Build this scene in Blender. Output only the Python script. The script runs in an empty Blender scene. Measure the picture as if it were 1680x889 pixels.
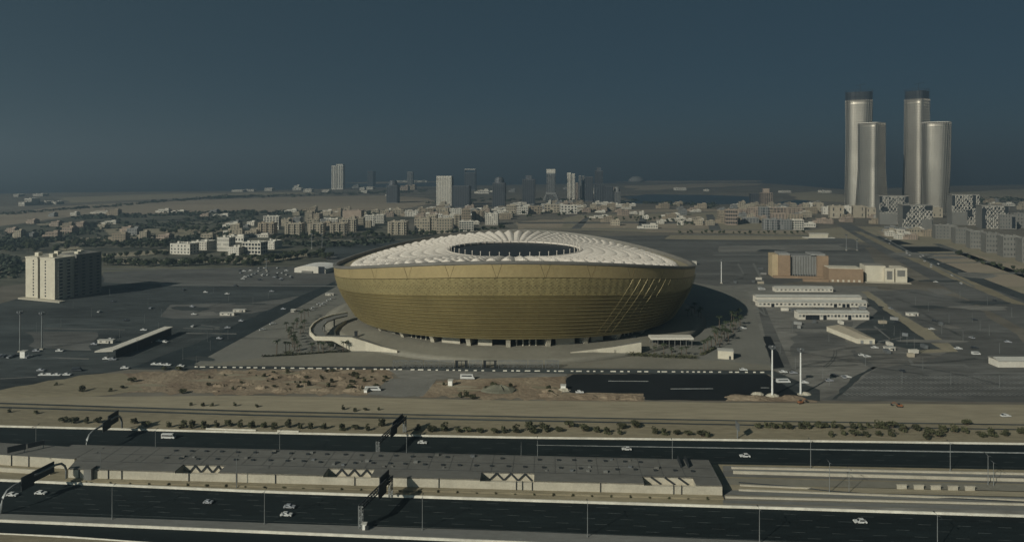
import bpy, math, random
from mathutils import Vector
PI = math.pi; sin = math.sin; cos = math.cos; rad = math.radians
S = bpy.context.scene
COL = S.collection
# ---------------------------------------------------------------- camera, sky, sun, exposure
F, CU, VH, H = 1135.0, 840.0, 272.0, 126.0        # focal length, centre column and horizon row (photo pixels), flying height (m)
cam_d = bpy.data.cameras.new("camera"); cam = bpy.data.objects.new("camera", cam_d); COL.objects.link(cam)
cam.location = (0, 0, H); cam.rotation_euler = (rad(90), 0, 0)
cam_d.sensor_width = 36; cam_d.lens = 36 * F / 1680; cam_d.shift_y = -(444.5 - VH) / 1680
cam_d.clip_start = 1; cam_d.clip_end = 120000
S.camera = cam
SUN_EL, SUN_AZ = 28.0, 45.0                        # elevation; degrees to the left of straight behind the camera
to_sun = Vector((-sin(rad(SUN_AZ)) * cos(rad(SUN_EL)), -cos(rad(SUN_AZ)) * cos(rad(SUN_EL)), sin(rad(SUN_EL))))
W = bpy.data.worlds.new("World"); S.world = W; W.use_nodes = True
nt = W.node_tree; nt.nodes.clear()
sky = nt.nodes.new("ShaderNodeTexSky"); sky.sky_type = 'NISHITA'; sky.sun_disc = False
sky.sun_elevation = rad(SUN_EL); sky.sun_rotation = math.atan2(to_sun.x, to_sun.y)
sky.air_density = 0.65; sky.dust_density = 0.0; sky.ozone_density = 7.0; sky.altitude = 100
tint = nt.nodes.new("ShaderNodeMix"); tint.data_type = 'RGBA'; tint.blend_type = 'MULTIPLY'
tint.inputs[0].default_value = 1; tint.inputs[7].default_value = (0.085, 0.095, 0.082, 1)
bg = nt.nodes.new("ShaderNodeBackground"); bg.inputs[1].default_value = 0.06
out = nt.nodes.new("ShaderNodeOutputWorld")
sky_fill = nt.nodes.new("ShaderNodeMix"); sky_fill.data_type = 'RGBA'; sky_fill.blend_type = 'ADD'; sky_fill.inputs[0].default_value = 1
sky_fill.inputs[7].default_value = (0.285, 0.56, 0.70, 1)               # even blue-grey added to the whole sky, flattening it and filling the shadows
nt.links.new(sky.outputs[0], tint.inputs[6]); nt.links.new(tint.outputs[2], sky_fill.inputs[6]); nt.links.new(sky_fill.outputs[2], bg.inputs[0]); nt.links.new(bg.outputs[0], out.inputs[0])
sl = bpy.data.lights.new("sun", 'SUN'); sl.energy = 4.4; sl.angle = rad(0.5); sl.color = (1.0, 0.965, 0.85)
so = bpy.data.objects.new("sun", sl); COL.objects.link(so); so.location = (0, 0, 900)
so.rotation_euler = (-to_sun).to_track_quat('-Z', 'Y').to_euler()
S.view_settings.view_transform = 'Standard'; S.view_settings.look = 'None'
S.view_settings.exposure = 0.0; S.view_settings.gamma = 1.0
HAZE_D, HAZE_G = 3.2e-4, 0.59                      # haze density and forward scattering
S.cycles.use_denoising = True
S.cycles.max_bounces = 5; S.cycles.diffuse_bounces = 2; S.cycles.glossy_bounces = 2; S.cycles.volume_bounces = 0
S.cycles.transparent_max_bounces = 4

# ---------------------------------------------------------------- helpers
def G(u, v, z=0.0):
    """photo pixel -> point on the horizontal plane at height z"""
    Y = F * (H - z) / (v - VH)
    return Vector(((u - CU) * Y / F, Y, z))
def mpp(v): return H / (v - VH)                    # metres per photo pixel for a thing standing at row v
class MB:
    def __init__(s): s.v = []; s.f = []
    def add(s, vs, fs):
        o = len(s.v); s.v += [tuple(p) for p in vs]; s.f += [tuple(i + o for i in f) for f in fs]; return s
    def box(s, x0, y0, z0, x1, y1, z1):
        return s.add([(x0,y0,z0),(x1,y0,z0),(x1,y1,z0),(x0,y1,z0),(x0,y0,z1),(x1,y0,z1),(x1,y1,z1),(x0,y1,z1)],
                     [(3,2,1,0),(4,5,6,7),(0,1,5,4),(1,2,6,5),(2,3,7,6),(3,0,4,7)])
    def prism(s, poly, z0, z1, cap=True):
        n = len(poly); vs = [(p[0],p[1],z0) for p in poly] + [(p[0],p[1],z1) for p in poly]
        a = sum(poly[i][0]*poly[(i+1)%n][1]-poly[(i+1)%n][0]*poly[i][1] for i in range(n))
        fs = [(i,(i+1)%n,(i+1)%n+n,i+n) for i in range(n)]
        if cap: fs += [tuple(range(n-1,-1,-1)), tuple(range(n,2*n))]
        if a < 0: fs = [tuple(reversed(f)) for f in fs]
        return s.add(vs, fs)
    def tube(s, pts, r, n=6, cap=True):
        pts = [Vector(p) for p in pts]; rs = r if isinstance(r, (list, tuple)) else [r]*len(pts)
        vs = []; fs = []; m = len(pts)
        for i, p in enumerate(pts):
            d = (pts[min(i+1,m-1)] - pts[max(i-1,0)]).normalized()
            up = Vector((0,0,1)) if abs(d.z) < .95 else Vector((1,0,0))
            a = d.cross(up).normalized(); b = a.cross(d)
            for k in range(n):
                t = 2*PI*k/n; vs.append(p + (a*cos(t) + b*sin(t))*rs[i])
        for i in range(m-1):
            for k in range(n):
                fs.append((i*n+k, i*n+(k+1)%n, (i+1)*n+(k+1)%n, (i+1)*n+k))
        if cap: fs += [tuple(range(n-1,-1,-1)), tuple(range((m-1)*n, m*n))]
        return s.add(vs, fs)
    def bar(s, a, b, w, h=None):
        a = Vector(a); b = Vector(b); h = h or w; d = (b-a).normalized()
        up = Vector((0,0,1)) if abs(d.z) < .95 else Vector((0,1,0))
        x = d.cross(up).normalized()*w/2; y = x.normalized().cross(d)*h/2
        return s.add([a-x-y,a+x-y,a+x+y,a-x+y,b-x-y,b+x-y,b+x+y,b-x+y],
                     [(0,1,2,3),(7,6,5,4),(1,0,4,5),(2,1,5,6),(3,2,6,7),(0,3,7,4)])
    def wall(s, pts, th, z0, tops, taper=1.0):
        """free-standing wall along a plan polyline; tops = top height per point, z0 = number or per point"""
        n = len(pts); zb = z0 if isinstance(z0,(list,tuple)) else [z0]*n; zt = tops if isinstance(tops,(list,tuple)) else [tops]*n
        vs = []; fs = []
        for i in range(n):
            a = Vector(pts[max(i-1,0)][:2]); b = Vector(pts[min(i+1,n-1)][:2]); d = (b-a).normalized(); q = Vector((-d.y,d.x))*th/2
            p = Vector(pts[i][:2])
            for sg, z, k in ((1,zb[i],1),(-1,zb[i],1),(-1,zt[i],taper),(1,zt[i],taper)):
                w = p + q*sg*k; vs.append((w.x,w.y,z))
        for i in range(n-1):
            for k in range(4): fs.append((i*4+k, i*4+(k+1)%4, i*4+4+(k+1)%4, i*4+4+k))
        fs += [(3,2,1,0), (n*4-4,n*4-3,n*4-2,n*4-1)]
        return s.add(vs, fs)
    def lathe(s, prof, n=16, cx=0, cy=0):
        vs = [(cx+r*cos(2*PI*k/n), cy+r*sin(2*PI*k/n), z) for r, z in prof for k in range(n)]
        fs = [(i*n+k, i*n+(k+1)%n, (i+1)*n+(k+1)%n, (i+1)*n+k) for i in range(len(prof)-1) for k in range(n)]
        if prof[0][0] > 0: fs.append(tuple(range(n-1,-1,-1)))
        if prof[-1][0] > 0: fs.append(tuple(range((len(prof)-1)*n, len(prof)*n)))
        return s.add(vs, fs)
    def mesh(s, name, m, smooth=False):
        me = bpy.data.meshes.new(name); me.from_pydata(s.v, [], s.f); me.update()
        for q in (m if isinstance(m, (list, tuple)) else [m]): me.materials.append(q)
        if smooth: me.polygons.foreach_set('use_smooth', [True]*len(me.polygons))
        return me
    def obj(s, name, m, parent=None, smooth=False, kind=None):
        o = bpy.data.objects.new(name, s.mesh(name, m, smooth)); COL.objects.link(o)
        if parent: o.parent = parent
        if kind: o['kind'] = kind
        return o
def tag(o, label, cat, group=None):
    o['label'] = label; o['category'] = cat
    if group: o['group'] = group
    return o
def thing(name, label, cat, loc=(0,0,0), rz=0.0, group=None):
    o = bpy.data.objects.new(name, None); COL.objects.link(o); o.location = loc; o.rotation_euler = (0,0,rz); o.empty_display_size = .5
    return tag(o, label, cat, group)
def dup(r, loc, rz=0.0, label=None, group=None, sc=1.0):
    c = r.copy(); COL.objects.link(c); c.location = loc; c.rotation_euler = (0,0,rz); c.scale = (sc,sc,sc) if not isinstance(sc,(tuple,list)) else sc
    if label: c['label'] = label
    if group: c['group'] = group
    for ch in r.children:
        d = ch.copy(); COL.objects.link(d); d.parent = c
        for g2 in ch.children:
            e = g2.copy(); COL.objects.link(e); e.parent = d
    return c
ORD = 'first second third fourth fifth sixth seventh eighth ninth tenth eleventh twelfth thirteenth fourteenth fifteenth sixteenth seventeenth eighteenth nineteenth twentieth'.split()
_o = ORD[:9]
for p_, q_ in (('twenty',0),('thirty','thirtieth'),('forty','fortieth'),('fifty','fiftieth'),('sixty','sixtieth'),('seventy','seventieth'),('eighty','eightieth'),('ninety','ninetieth')): ORD += ([q_] if q_ else []) + [p_+'-'+w for w in _o]

# ---------------------------------------------------------------- materials
MATS = {}
def mat(name, c, rough=.8, metal=0.0, var=.2, scale=.1, scale2=1.2, stretch=(1,1,1), spec=.25, c2=None, rnd=0.0, bump=0.0, local=False):
    m = bpy.data.materials.new(name); m.use_nodes = True; t = m.node_tree; N = t.nodes; L = t.links
    b = N['Principled BSDF']; b.inputs['Roughness'].default_value = rough; b.inputs['Metallic'].default_value = metal
    b.inputs['Specular IOR Level'].default_value = spec
    if local: tc = N.new('ShaderNodeTexCoord'); src = tc.outputs['Object']
    else: tc = N.new('ShaderNodeNewGeometry'); src = tc.outputs['Position']
    mp = N.new('ShaderNodeMapping'); mp.inputs['Scale'].default_value = stretch; L.new(src, mp.inputs[0])
    n1 = N.new('ShaderNodeTexNoise'); n1.inputs['Scale'].default_value = scale; n1.inputs['Detail'].default_value = 6; n1.inputs['Roughness'].default_value = .62
    n2 = N.new('ShaderNodeTexNoise'); n2.inputs['Scale'].default_value = scale2; n2.inputs['Detail'].default_value = 4
    L.new(mp.outputs[0], n1.inputs['Vector']); L.new(mp.outputs[0], n2.inputs['Vector'])
    r1 = N.new('ShaderNodeMapRange'); r1.inputs[1].default_value = .32; r1.inputs[2].default_value = .68; L.new(n1.outputs[0], r1.inputs[0])
    a = tuple(x*(1-var) for x in c)+(1,); d = tuple(min(1,x*(1+var)) for x in (c2 or c))+(1,)
    mx = N.new('ShaderNodeMix'); mx.data_type = 'RGBA'; mx.inputs[6].default_value = a; mx.inputs[7].default_value = d; L.new(r1.outputs[0], mx.inputs[0])
    r2 = N.new('ShaderNodeMapRange'); r2.inputs[1].default_value = .3; r2.inputs[2].default_value = .7; r2.inputs[3].default_value = 1-var*.8; r2.inputs[4].default_value = 1+var*.8; L.new(n2.outputs[0], r2.inputs[0])
    vm = N.new('ShaderNodeVectorMath'); vm.operation = 'SCALE'; L.new(mx.outputs[2], vm.inputs[0]); L.new(r2.outputs[0], vm.inputs['Scale'])
    last = vm.outputs[0]
    if rnd:
        oi = N.new('ShaderNodeObjectInfo'); r3 = N.new('ShaderNodeMapRange'); r3.inputs[3].default_value = 1-rnd; r3.inputs[4].default_value = 1+rnd; L.new(oi.outputs['Random'], r3.inputs[0])
        v2 = N.new('ShaderNodeVectorMath'); v2.operation = 'SCALE'; L.new(last, v2.inputs[0]); L.new(r3.outputs[0], v2.inputs['Scale']); last = v2.outputs[0]
    L.new(last, b.inputs['Base Color'])
    if bump:
        bp = N.new('ShaderNodeBump'); bp.inputs['Strength'].default_value = 1; bp.inputs['Distance'].default_value = bump; L.new(n2.outputs[0], bp.inputs['Height']); L.new(bp.outputs[0], b.inputs['Normal'])
    MATS[name] = m; return m
SAND   = mat('sand', (.255,.225,.155), var=.13, scale=.012, scale2=.25, bump=.25)
SANDST = mat('graded_sand', (.275,.24,.165), var=.16, scale=.02, scale2=.4, stretch=(.15,1,1), bump=.15)
SANDFAR= mat('pale_desert', (.30,.25,.18), var=.12, scale=.002, scale2=.012, stretch=(.4,1.6,1))
DIRT   = mat('red_dirt', (.205,.15,.10), var=.2, scale=.05, scale2=.35, c2=(.25,.20,.135), bump=.7)
VERGE  = mat('verge_soil', (.22,.19,.125), var=.2, scale=.03, scale2=.5, stretch=(.3,1,1), bump=.2)
GROUND = mat('dusty_ground', (.15,.135,.105), var=.3, scale=.004, scale2=.04, stretch=(.6,1.6,1))
GREENG = mat('scrubby_ground', (.06,.068,.05), var=.5, scale=.01, scale2=.06, stretch=(.35,1.6,1), c2=(.11,.105,.075))
GRAVEL = mat('grey_gravel', (.17,.165,.145), var=.14, scale=.08, scale2=.6)
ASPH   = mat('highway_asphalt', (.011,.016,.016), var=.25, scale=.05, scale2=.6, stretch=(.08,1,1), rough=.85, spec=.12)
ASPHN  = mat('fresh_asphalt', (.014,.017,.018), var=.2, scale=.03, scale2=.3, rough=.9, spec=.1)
ASPHL  = mat('old_asphalt', (.108,.108,.098), var=.32, scale=.014, scale2=.14, stretch=(.4,1.5,1), rough=.9, spec=.15)
ASPHD  = mat('lot_asphalt', (.049,.056,.054), var=.4, scale=.012, scale2=.12, stretch=(.4,1.5,1), rough=.9, spec=.15)
ASPHR  = mat('dusty_asphalt', (.172,.166,.145), var=.32, scale=.012, scale2=.15, stretch=(.5,1.4,1), rough=.9, spec=.15)
STONE  = mat('plaza_paving', (.17,.165,.14), var=.1, scale=.03, scale2=.3, rough=.75)
STONE2 = mat('forecourt_paving', (.19,.178,.14), var=.1, scale=.03, scale2=.3, rough=.75)
CONC   = mat('pale_concrete', (.42,.385,.30), var=.12, scale=.15, scale2=1.5)
CONCG  = mat('grey_concrete', (.155,.155,.14), var=.12, scale=.06, scale2=.8, stretch=(.3,1,1))
ROOFG  = mat('station_roofing', (.125,.122,.107), var=.14, scale=.06, scale2=.5, stretch=(.4,1,1))
BARR   = mat('barrier_concrete', (.56,.53,.44), var=.16, scale=.05, scale2=.5)
LINE   = mat('road_paint', (.30,.31,.29), var=.3, scale=.2, scale2=1)
LINED  = mat('worn_paint', (.17,.18,.17), var=.3, scale=.2, scale2=1)
ASPHM  = mat('lot_road_asphalt', (.027,.035,.036), var=.25, scale=.03, scale2=.2, rough=.9, spec=.12)
LINEL  = mat('faded_lane_paint', (.065,.075,.072), var=.4, scale=.2, scale2=1)
WHITE  = mat('white_paint', (.75,.73,.66), var=.07, scale=.2, scale2=1, rough=.5)
MEMB   = mat('roof_membrane', (.61,.555,.475), var=.06, scale=.05, scale2=.5, rough=.6)
GOLD   = mat('gold_cladding', (.305,.25,.115), var=.12, scale=.03, scale2=.4, rough=.45, metal=.35, spec=.4)
GOLD2  = mat('light_gold_cladding', (.39,.305,.15), var=.08, scale=.04, scale2=.5, rough=.45, metal=.35, spec=.4)
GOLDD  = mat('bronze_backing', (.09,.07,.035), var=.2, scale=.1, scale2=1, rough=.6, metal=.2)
TERR   = mat('gutter_deck', (.27,.235,.155), var=.12, scale=.05, scale2=.5)
COPE   = mat('coping_metal', (.2,.19,.165), var=.1, scale=.05, scale2=.5, rough=.5, metal=.3)
SEAT   = mat('stand_seats', (.025,.045,.042), var=.2, scale=.2, scale2=1)
DARK   = mat('dark_glass', (.018,.022,.026), var=.15, scale=.3, scale2=2, rough=.25, spec=.5)
STEEL  = mat('grey_steel', (.19,.20,.20), var=.1, scale=.3, scale2=2, rough=.5, metal=.5)
STEELD = mat('dark_steel', (.035,.04,.042), var=.15, scale=.3, scale2=2, rough=.6, metal=.3)
POLE   = mat('galvanised_steel', (.24,.25,.24), var=.1, scale=.3, scale2=2, rough=.5, metal=.4)
MAST   = mat('pale_mast_paint', (.62,.62,.58), var=.06, scale=.3, scale2=2, rough=.5)
LEAF   = mat('tree_foliage', (.034,.046,.026), var=.4, scale=.3, scale2=1.2, rnd=.3, c2=(.06,.07,.035))
SHRUBM = mat('shrub_foliage', (.038,.044,.022), var=.4, scale=.5, scale2=2, rnd=.3, c2=(.062,.062,.03))
PALMM  = mat('palm_fronds', (.035,.045,.022), var=.3, scale=.5, scale2=2, rnd=.2)
BARK   = mat('bark', (.11,.08,.055), var=.25, scale=1, scale2=5)
RUBBER = mat('tyre_rubber', (.02,.02,.02), var=.1)
FARLEAF= mat('far_woodland_foliage', (.026,.036,.024), var=.35, scale=.02, scale2=.2, c2=(.04,.05,.03))
SEA    = mat('sea_water', (.035,.055,.07), var=.12, scale=.001, scale2=.01, stretch=(.4,1,1), rough=.35, spec=.4)
CREAM  = mat('cream_render', (.54,.495,.385), var=.08, scale=.2, scale2=1)
BEIGE  = mat('beige_render', (.36,.315,.235), var=.1, scale=.1, scale2=.8, rnd=.10)
BEIGE2 = mat('tan_render', (.30,.25,.18), var=.1, scale=.1, scale2=.8, rnd=.10)
OFFW   = mat('off_white_render', (.58,.545,.46), var=.08, scale=.1, scale2=.8, rnd=.06)
GREYW  = mat('grey_render', (.22,.22,.205), var=.1, scale=.1, scale2=.8, rnd=.10)
TAUPE  = mat('taupe_render', (.17,.165,.145), var=.1, scale=.1, scale2=.8, rnd=.08)
PINK   = mat('pink_stone', (.33,.265,.205), var=.1, scale=.1, scale2=.8, rnd=.08)
BRICKM = mat('terracotta_render', (.26,.185,.12), var=.1, scale=.1, scale2=.8)
BRICK2 = mat('ochre_render', (.42,.33,.20), var=.1, scale=.1, scale2=.8)
TOWC   = mat('tower_crown_cladding', (.03,.034,.037), var=.15, scale=.05, scale2=.4, rough=.5)
TOWG   = mat('tower_dark_cladding', (.085,.09,.095), var=.15, scale=.05, scale2=.4, rough=.4, spec=.5)
FIN    = mat('tower_louvre_metal', (.40,.37,.31), var=.08, scale=.02, scale2=.2, rough=.47, metal=.92)
ROOFT  = mat('flat_roof', (.25,.235,.20), var=.2, scale=.2, scale2=1)
SHED   = mat('shed_roofing', (.42,.41,.36), var=.08, scale=.2, scale2=1)
RED    = mat('orange_paint', (.24,.10,.045), var=.1)
# ---------------------------------------------------------------- the ground, roads and water
def struct(o): o['kind'] = 'structure'; return o
MB().add([(-60000,-2000,0),(60000,-2000,0),(60000,60000,0),(-60000,60000,0)], [(0,1,2,3)]).obj('ground', GROUND, kind='structure')
prg = random.Random(5)
def patch(name, px, m, layer, rough=0.0, step=0, close=True):
    """a sheet of ground lying at layer*12 mm, outline given in photo pixels"""
    P = [G(u, v) for u, v in px]; out = []
    for i in range(len(P)):
        a = P[i]; b = P[(i+1) % len(P)]; n = max(1, int((b-a).length/step)) if step else 1; n = min(n, 60)
        d = (b-a).normalized(); q = Vector((-d.y, d.x, 0))
        for k in range(n):
            p = a.lerp(b, k/n)
            if k and rough: p = p + q*prg.gauss(0, rough)
            out.append((p.x, p.y, layer*.012))
    o = MB().add(out, [tuple(range(len(out)))]).obj(name, m, kind='structure')
    return o
def strip(name, top, bot, m, layer):
    """a band right across the view between two polylines (photo pixels), carried on past both sides of the picture"""
    def ext(l):
        (a, b), (c, d) = l[0], l[1]; (e, f), (g, h) = l[-2], l[-1]
        return [(a-700, b-(d-b)/(c-a)*700)] + l + [(g+700, h+(h-f)/(g-e)*700)]
    T, B = ext(top), ext(bot); lo = max(T[0][0], B[0][0]); hi = min(T[-1][0], B[-1][0])
    us = sorted({u for u, _ in T+B if lo <= u <= hi} | {lo, hi})
    def at(l, u):
        for (a, b), (c, d) in zip(l, l[1:]):
            if a <= u <= c: return b+(d-b)*(u-a)/(c-a)
    vs = [(p.x,p.y,layer*.012) for l in (B, T) for p in (G(u, at(l, u)) for u in us)]; n = len(us)
    return MB().add(vs, [(i,i+1,n+i+1,n+i) for i in range(n-1)]).obj(name, m, kind='structure')
# far plain, sea, lagoon
patch('sea', [(-2500,319),(0,318),(105,316),(420,313),(560,309),(700,306),(860,303),(1000,300.5),(1060,299.5),(1250,300),(1300,304),(1385,311),(1480,308),(1560,305),(1680,303),(4000,302),(4000,276.2),(-2500,276.2)], SEA, 1)
patch('sand_island', [(1000,298.6),(1060,297.2),(1240,296.0),(1256,296.8),(1240,299),(1080,299.4)], SANDFAR, 2, 25, 120)
patch('sand_island', [(1020,306),(1090,303),(1180,300),(1252,301),(1240,304),(1120,309),(1040,312)], SANDFAR, 2, 25, 120)
patch('sand_island', [(560,300),(660,297.5),(720,297.8),(700,299.5),(620,301.5)], SANDFAR, 2, 25, 120)
patch('lagoon', [(1022,323),(1060,319),(1160,320),(1245,323),(1238,334),(1150,335.5),(1040,334)], SEA, 2, 12, 60)
patch('lagoon', [(1255,337),(1300,328),(1330,329),(1345,338),(1320,343)], SEA, 2, 8, 40)
patch('desert', [(-600,390),(0,352),(110,338),(250,331),(420,325),(520,322),(640,321),(700,325),(712,334),(640,345),(560,351),(420,347),(120,355),(0,371),(-600,420)], SANDFAR, 2, 10, 90)
patch('desert', [(100,324),(250,319),(420,316),(520,315),(520,318),(420,321),(250,327),(110,333)], SANDST, 2, 10, 90)
patch('desert', [(1290,318),(1340,314),(1400,322),(1390,332),(1310,328)], SANDST, 2, 10, 60)
patch('desert', [(1550,316),(1700,309),(2400,308),(2400,330),(1700,326),(1560,328)], SANDST, 2, 20, 90)
patch('scrubland', [(-900,425),(0,372),(120,356),(420,348),(460,352),(640,348),(700,342),(720,352),(660,362),(640,394),(560,420),(545,440),(300,446),(165,450),(0,470),(-900,560)], GREENG, 3, 6, 60)
patch('scrubland', [(415,384),(640,378),(830,372),(845,384),(700,398),(560,404),(440,396)], GREENG, 4, 4, 40)
# bright streaks of bare sand between the tree belts on the left
for a in ([(170,432),(200,424),(250,427),(300,425),(290,431),(220,434)], [(330,428),(400,422),(470,420),(520,414),(500,424),(430,430),(350,432)],
          [(0,443),(40,425),(42,440),(20,455),(-40,462),(-40,450)], [(165,417),(230,413),(272,409),(285,413),(230,419),(170,424)],
          [(170,375),(330,376),(420,375),(415,380),(300,388),(180,386)], [(20,383),(70,383),(60,386),(20,386)], [(330,386),(400,374),(432,372),(430,384),(380,392)],
          [(60,366),(195,364.5),(195,368),(62,370)], [(40,395),(140,390),(270,388),(260,393),(120,399)], [(95,408),(130,404),(135,409),(105,412)],
          [(0,428),(38,424),(0,436),(-60,438)], [(470,397),(640,391),(640,394),(480,401)]):
    patch('sand_streak', a, SANDST, 5, 2, 14)
# car parks left and right of the stadium
patch('parking_lot', [(-900,600),(0,498),(165,452),(300,446),(545,443),(560,480),(320,598),(330,606),(210,606),(120,620),(0,640),(-900,760)], ASPHD, 6)
patch('parking_lot', [(170,446),(420,438),(556,436),(556,466),(420,468),(270,467),(170,463)], ASPHL, 7, 1, 20)
patch('parking_lot', [(520,405),(700,398),(845,388),(1180,386),(1330,388),(1400,392),(1425,412),(1440,440),(1260,470),(1130,480),(560,478),(545,440)], ASPHL, 6)
patch('parking_lot', [(560,398),(640,395),(820,386),(820,400),(640,420),(560,424),(520,410)], ASPHD, 7, 2, 25)
patch('parking_lot', [(1130,470),(1260,466),(1430,470),(1520,500),(1680,610),(1900,640),(1900,664),(1680,660),(1340,657),(1262,600),(1225,500)], ASPHR, 7)
patch('parking_lot', [(1425,478),(1500,474),(1580,490),(1740,600),(1760,610),(1500,600),(1560,575)], ASPHL, 8, 2, 20)
patch('parking_lot', [(1440,510),(1400,540),(1430,560),(1500,574),(1548,572),(1420,482)], ASPHD, 8, 2, 20)
patch('parking_lot', [(1390,640),(1430,608),(1480,597),(1740,606),(2200,640),(2200,672),(1700,660),(1345,656)], ASPHL, 9, 1, 20)
patch('road', [(212,604),(318,601),(450,528),(553,473),(549,462),(420,517),(330,560)], ASPHM, 8, .6, 12)
patch('worn_asphalt', [(312,514),(350,511),(356,517),(330,518)], GRAVEL, 8, .6, 6)
patch('worn_asphalt', [(280,500),(420,496),(520,482),(500,500),(380,520),(260,524)], ASPHL, 7, 1.5, 12)
patch('worn_asphalt', [(40,545),(160,545),(150,575),(60,572)], ASPHL, 7, 1.5, 12)
patch('worn_asphalt', [(1300,530),(1400,528),(1390,565),(1300,585)], ASPHL, 9, 1.5, 12)
patch('worn_asphalt', [(1180,404),(1400,400),(1405,410),(1180,414)], ASPHR, 7, 1.5, 20)
patch('road', [(1252,552),(1264,552),(1287,603),(1268,605)], ASPHN, 16, .3, 6)
patch('road', [(1365,655),(1372,655),(1420,612),(1440,602),(1432,602),(1400,618)], ASPHD, 16, .3, 6)
patch('road', [(1395,575),(1402,574),(1440,605),(1432,606),(1405,590)], ASPHL, 16, .3, 6)
# pale dusty tracks across the right-hand lot
patch('sand_track', [(1412,478),(1425,478),(1470,512),(1490,522),(1520,540),(1565,570),(1572,577),(1500,579),(1490,575),(1545,573),(1500,545),(1460,515)], SAND, 10, .8, 8)
patch('sand_track', [(1482,523),(1512,537),(1540,541),(1510,543),(1480,530)], SAND, 12, .8, 8)
patch('footpath', [(1490,590),(1495,600),(1580,600),(1600,613),(1800,614),(1800,611.5),(1603,610.8),(1583,597.5),(1500,597.5),(1494,589)], CONCG, 10)
# district on the right: main diagonal road, second road, plots, excavations
patch('bare_plots', [(950,352),(1180,347),(1330,378),(1390,372),(1440,372),(1600,395),(2200,520),(2200,640),(1760,560),(1680,530),(1440,400),(1330,386),(1180,383),(860,376)], SAND, 5, 5, 60)
patch('road', [(1372,368),(1396,367),(1460,398),(1560,442),(1700,500),(1900,585),(1900,640),(1690,545),(1540,466),(1440,410)], ASPHL, 7)
patch('road', [(1436,388),(1446,387),(1520,420),(1600,452),(1700,490),(1900,560),(1900,577),(1690,497),(1590,460),(1510,425)], ASPHD, 8)
patch('road', [(1530,400),(1542,400),(1620,428),(1720,462),(1900,520),(1900,528),(1715,468),(1612,432)], ASPHL, 8)
patch('median', [(1400,379),(1412,380),(1500,420),(1580,455),(1690,502),(1660,498),(1560,457),(1470,415)], VERGE, 9, .7, 12)
patch('plot', [(1505,418),(1590,416),(1640,428),(1545,430)], SANDFAR, 8, 1, 15)
patch('plot', [(1550,432),(1650,431),(1720,446),(1585,447)], SANDFAR, 8, 1, 15)
patch('plot', [(1596,450),(1730,449),(1800,470),(1650,470)], SANDFAR, 8, 1, 15)
patch('plot', [(1440,379),(1495,378),(1520,386),(1470,390),(1448,388)], SANDFAR, 8, 1, 15)
patch('pit_shade_sheet', [(1447,394),(1475,394.5),(1499,401),(1466,401)], ASPHN, 9)  # flat dark sheet at ground level; the pit's shade is put into its colour
patch('pit_shade_sheet', [(1476,405),(1541,405),(1565,412.5),(1490,413.5)], ASPHN, 9)
for a in ([(955,356),(1040,353),(1042,361),(950,364)], [(1065,356),(1150,354),(1160,364),(1060,366)], [(945,368),(1045,366),(1046,374),(940,374)], [(1062,369),(1110,367),(1112,375),(1056,376)],
          [(1125,367),(1158,366),(1164,375),(1118,376)], [(845,366),(890,360),(930,361),(920,374),(850,376)], [(1060,376),(1330,379),(1330,383),(1060,381)], [(970,345),(1180,343),(1180,347),(960,349)]):
    patch('plot', a, SANDFAR, 7, 3, 40)
for a in ([(935,376),(960,357),(968,357),(952,376)], [(1046,376),(1050,355),(1062,355),(1058,376)], [(1164,378),(1158,352),(1170,352),(1184,378)], [(850,364.5),(1160,363.5),(1160,366),(850,367)]):
    patch('road', a, ASPHL, 8)
patch('sand_verge', [(1100,386),(1230,385.5),(1330,388),(1325,393),(1180,393.5),(1090,392)], SANDST, 8, 2, 30)
# stadium podium and forecourt
patch('plaza', [(318,598),(450,526),(552,470),(600,462),(1130,462),(1226,478),(1268,606),(800,600)], STONE, 11)
patch('forecourt', [(318,600),(430,587),(540,579),(640,577),(660,572),(700,566),(985,566),(940,577),(950,583),(1060,584),(1180,592),(1268,600),(1268,607),(800,602)], STONE2, 12, 0)
patch('road', [(200,604),(318,600),(640,602),(800,603),(1268,608),(1345,640),(1345,658),(1320,655),(1262,614),(930,613),(640,606),(318,605)], ASPHD, 13)
patch('road', [(1240,490),(1250,492),(1300,606),(1268,606)], ASPHL, 12)
# ground between the podium and the highway
patch('dirt_field', [(60,640),(200,612),(318,606),(640,607),(660,612),(600,648),(420,646),(200,644)], DIRT, 8, 2.2, 4)
patch('dirt_field', [(-400,655),(0,640),(130,616),(200,612),(240,640),(0,668),(-400,690)], VERGE, 9, 1.2, 7)
patch('dirt_field', [(690,652),(715,625),(760,620),(925,615),(930,632),(912,656)], DIRT, 8, 2.0, 4)
patch('gravel_lot', [(602,647),(642,621),(715,622),(694,648),(660,652)], GRAVEL, 10, .4, 6)
patch('road', [(636,606),(930,612),(930,617),(760,622),(716,622),(694,650),(684,650),(706,622),(655,620)], ASPHR, 9, .4, 8)
patch('asphalt_lot', [(930,620),(940,614),(1255,613),(1268,620),(1336,640),(1330,652),(1200,648),(1190,657),(1058,656),(1056,645),(936,644),(926,634)], ASPHN, 10, .35, 5)
patch('gravel_lot', [(912,657),(925,644),(1056,646),(1058,659)], DIRT, 9, .5, 6)
patch('gravel_lot', [(1190,658),(1200,648),(1345,650),(1340,660)], DIRT, 9, .5, 6)
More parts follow.
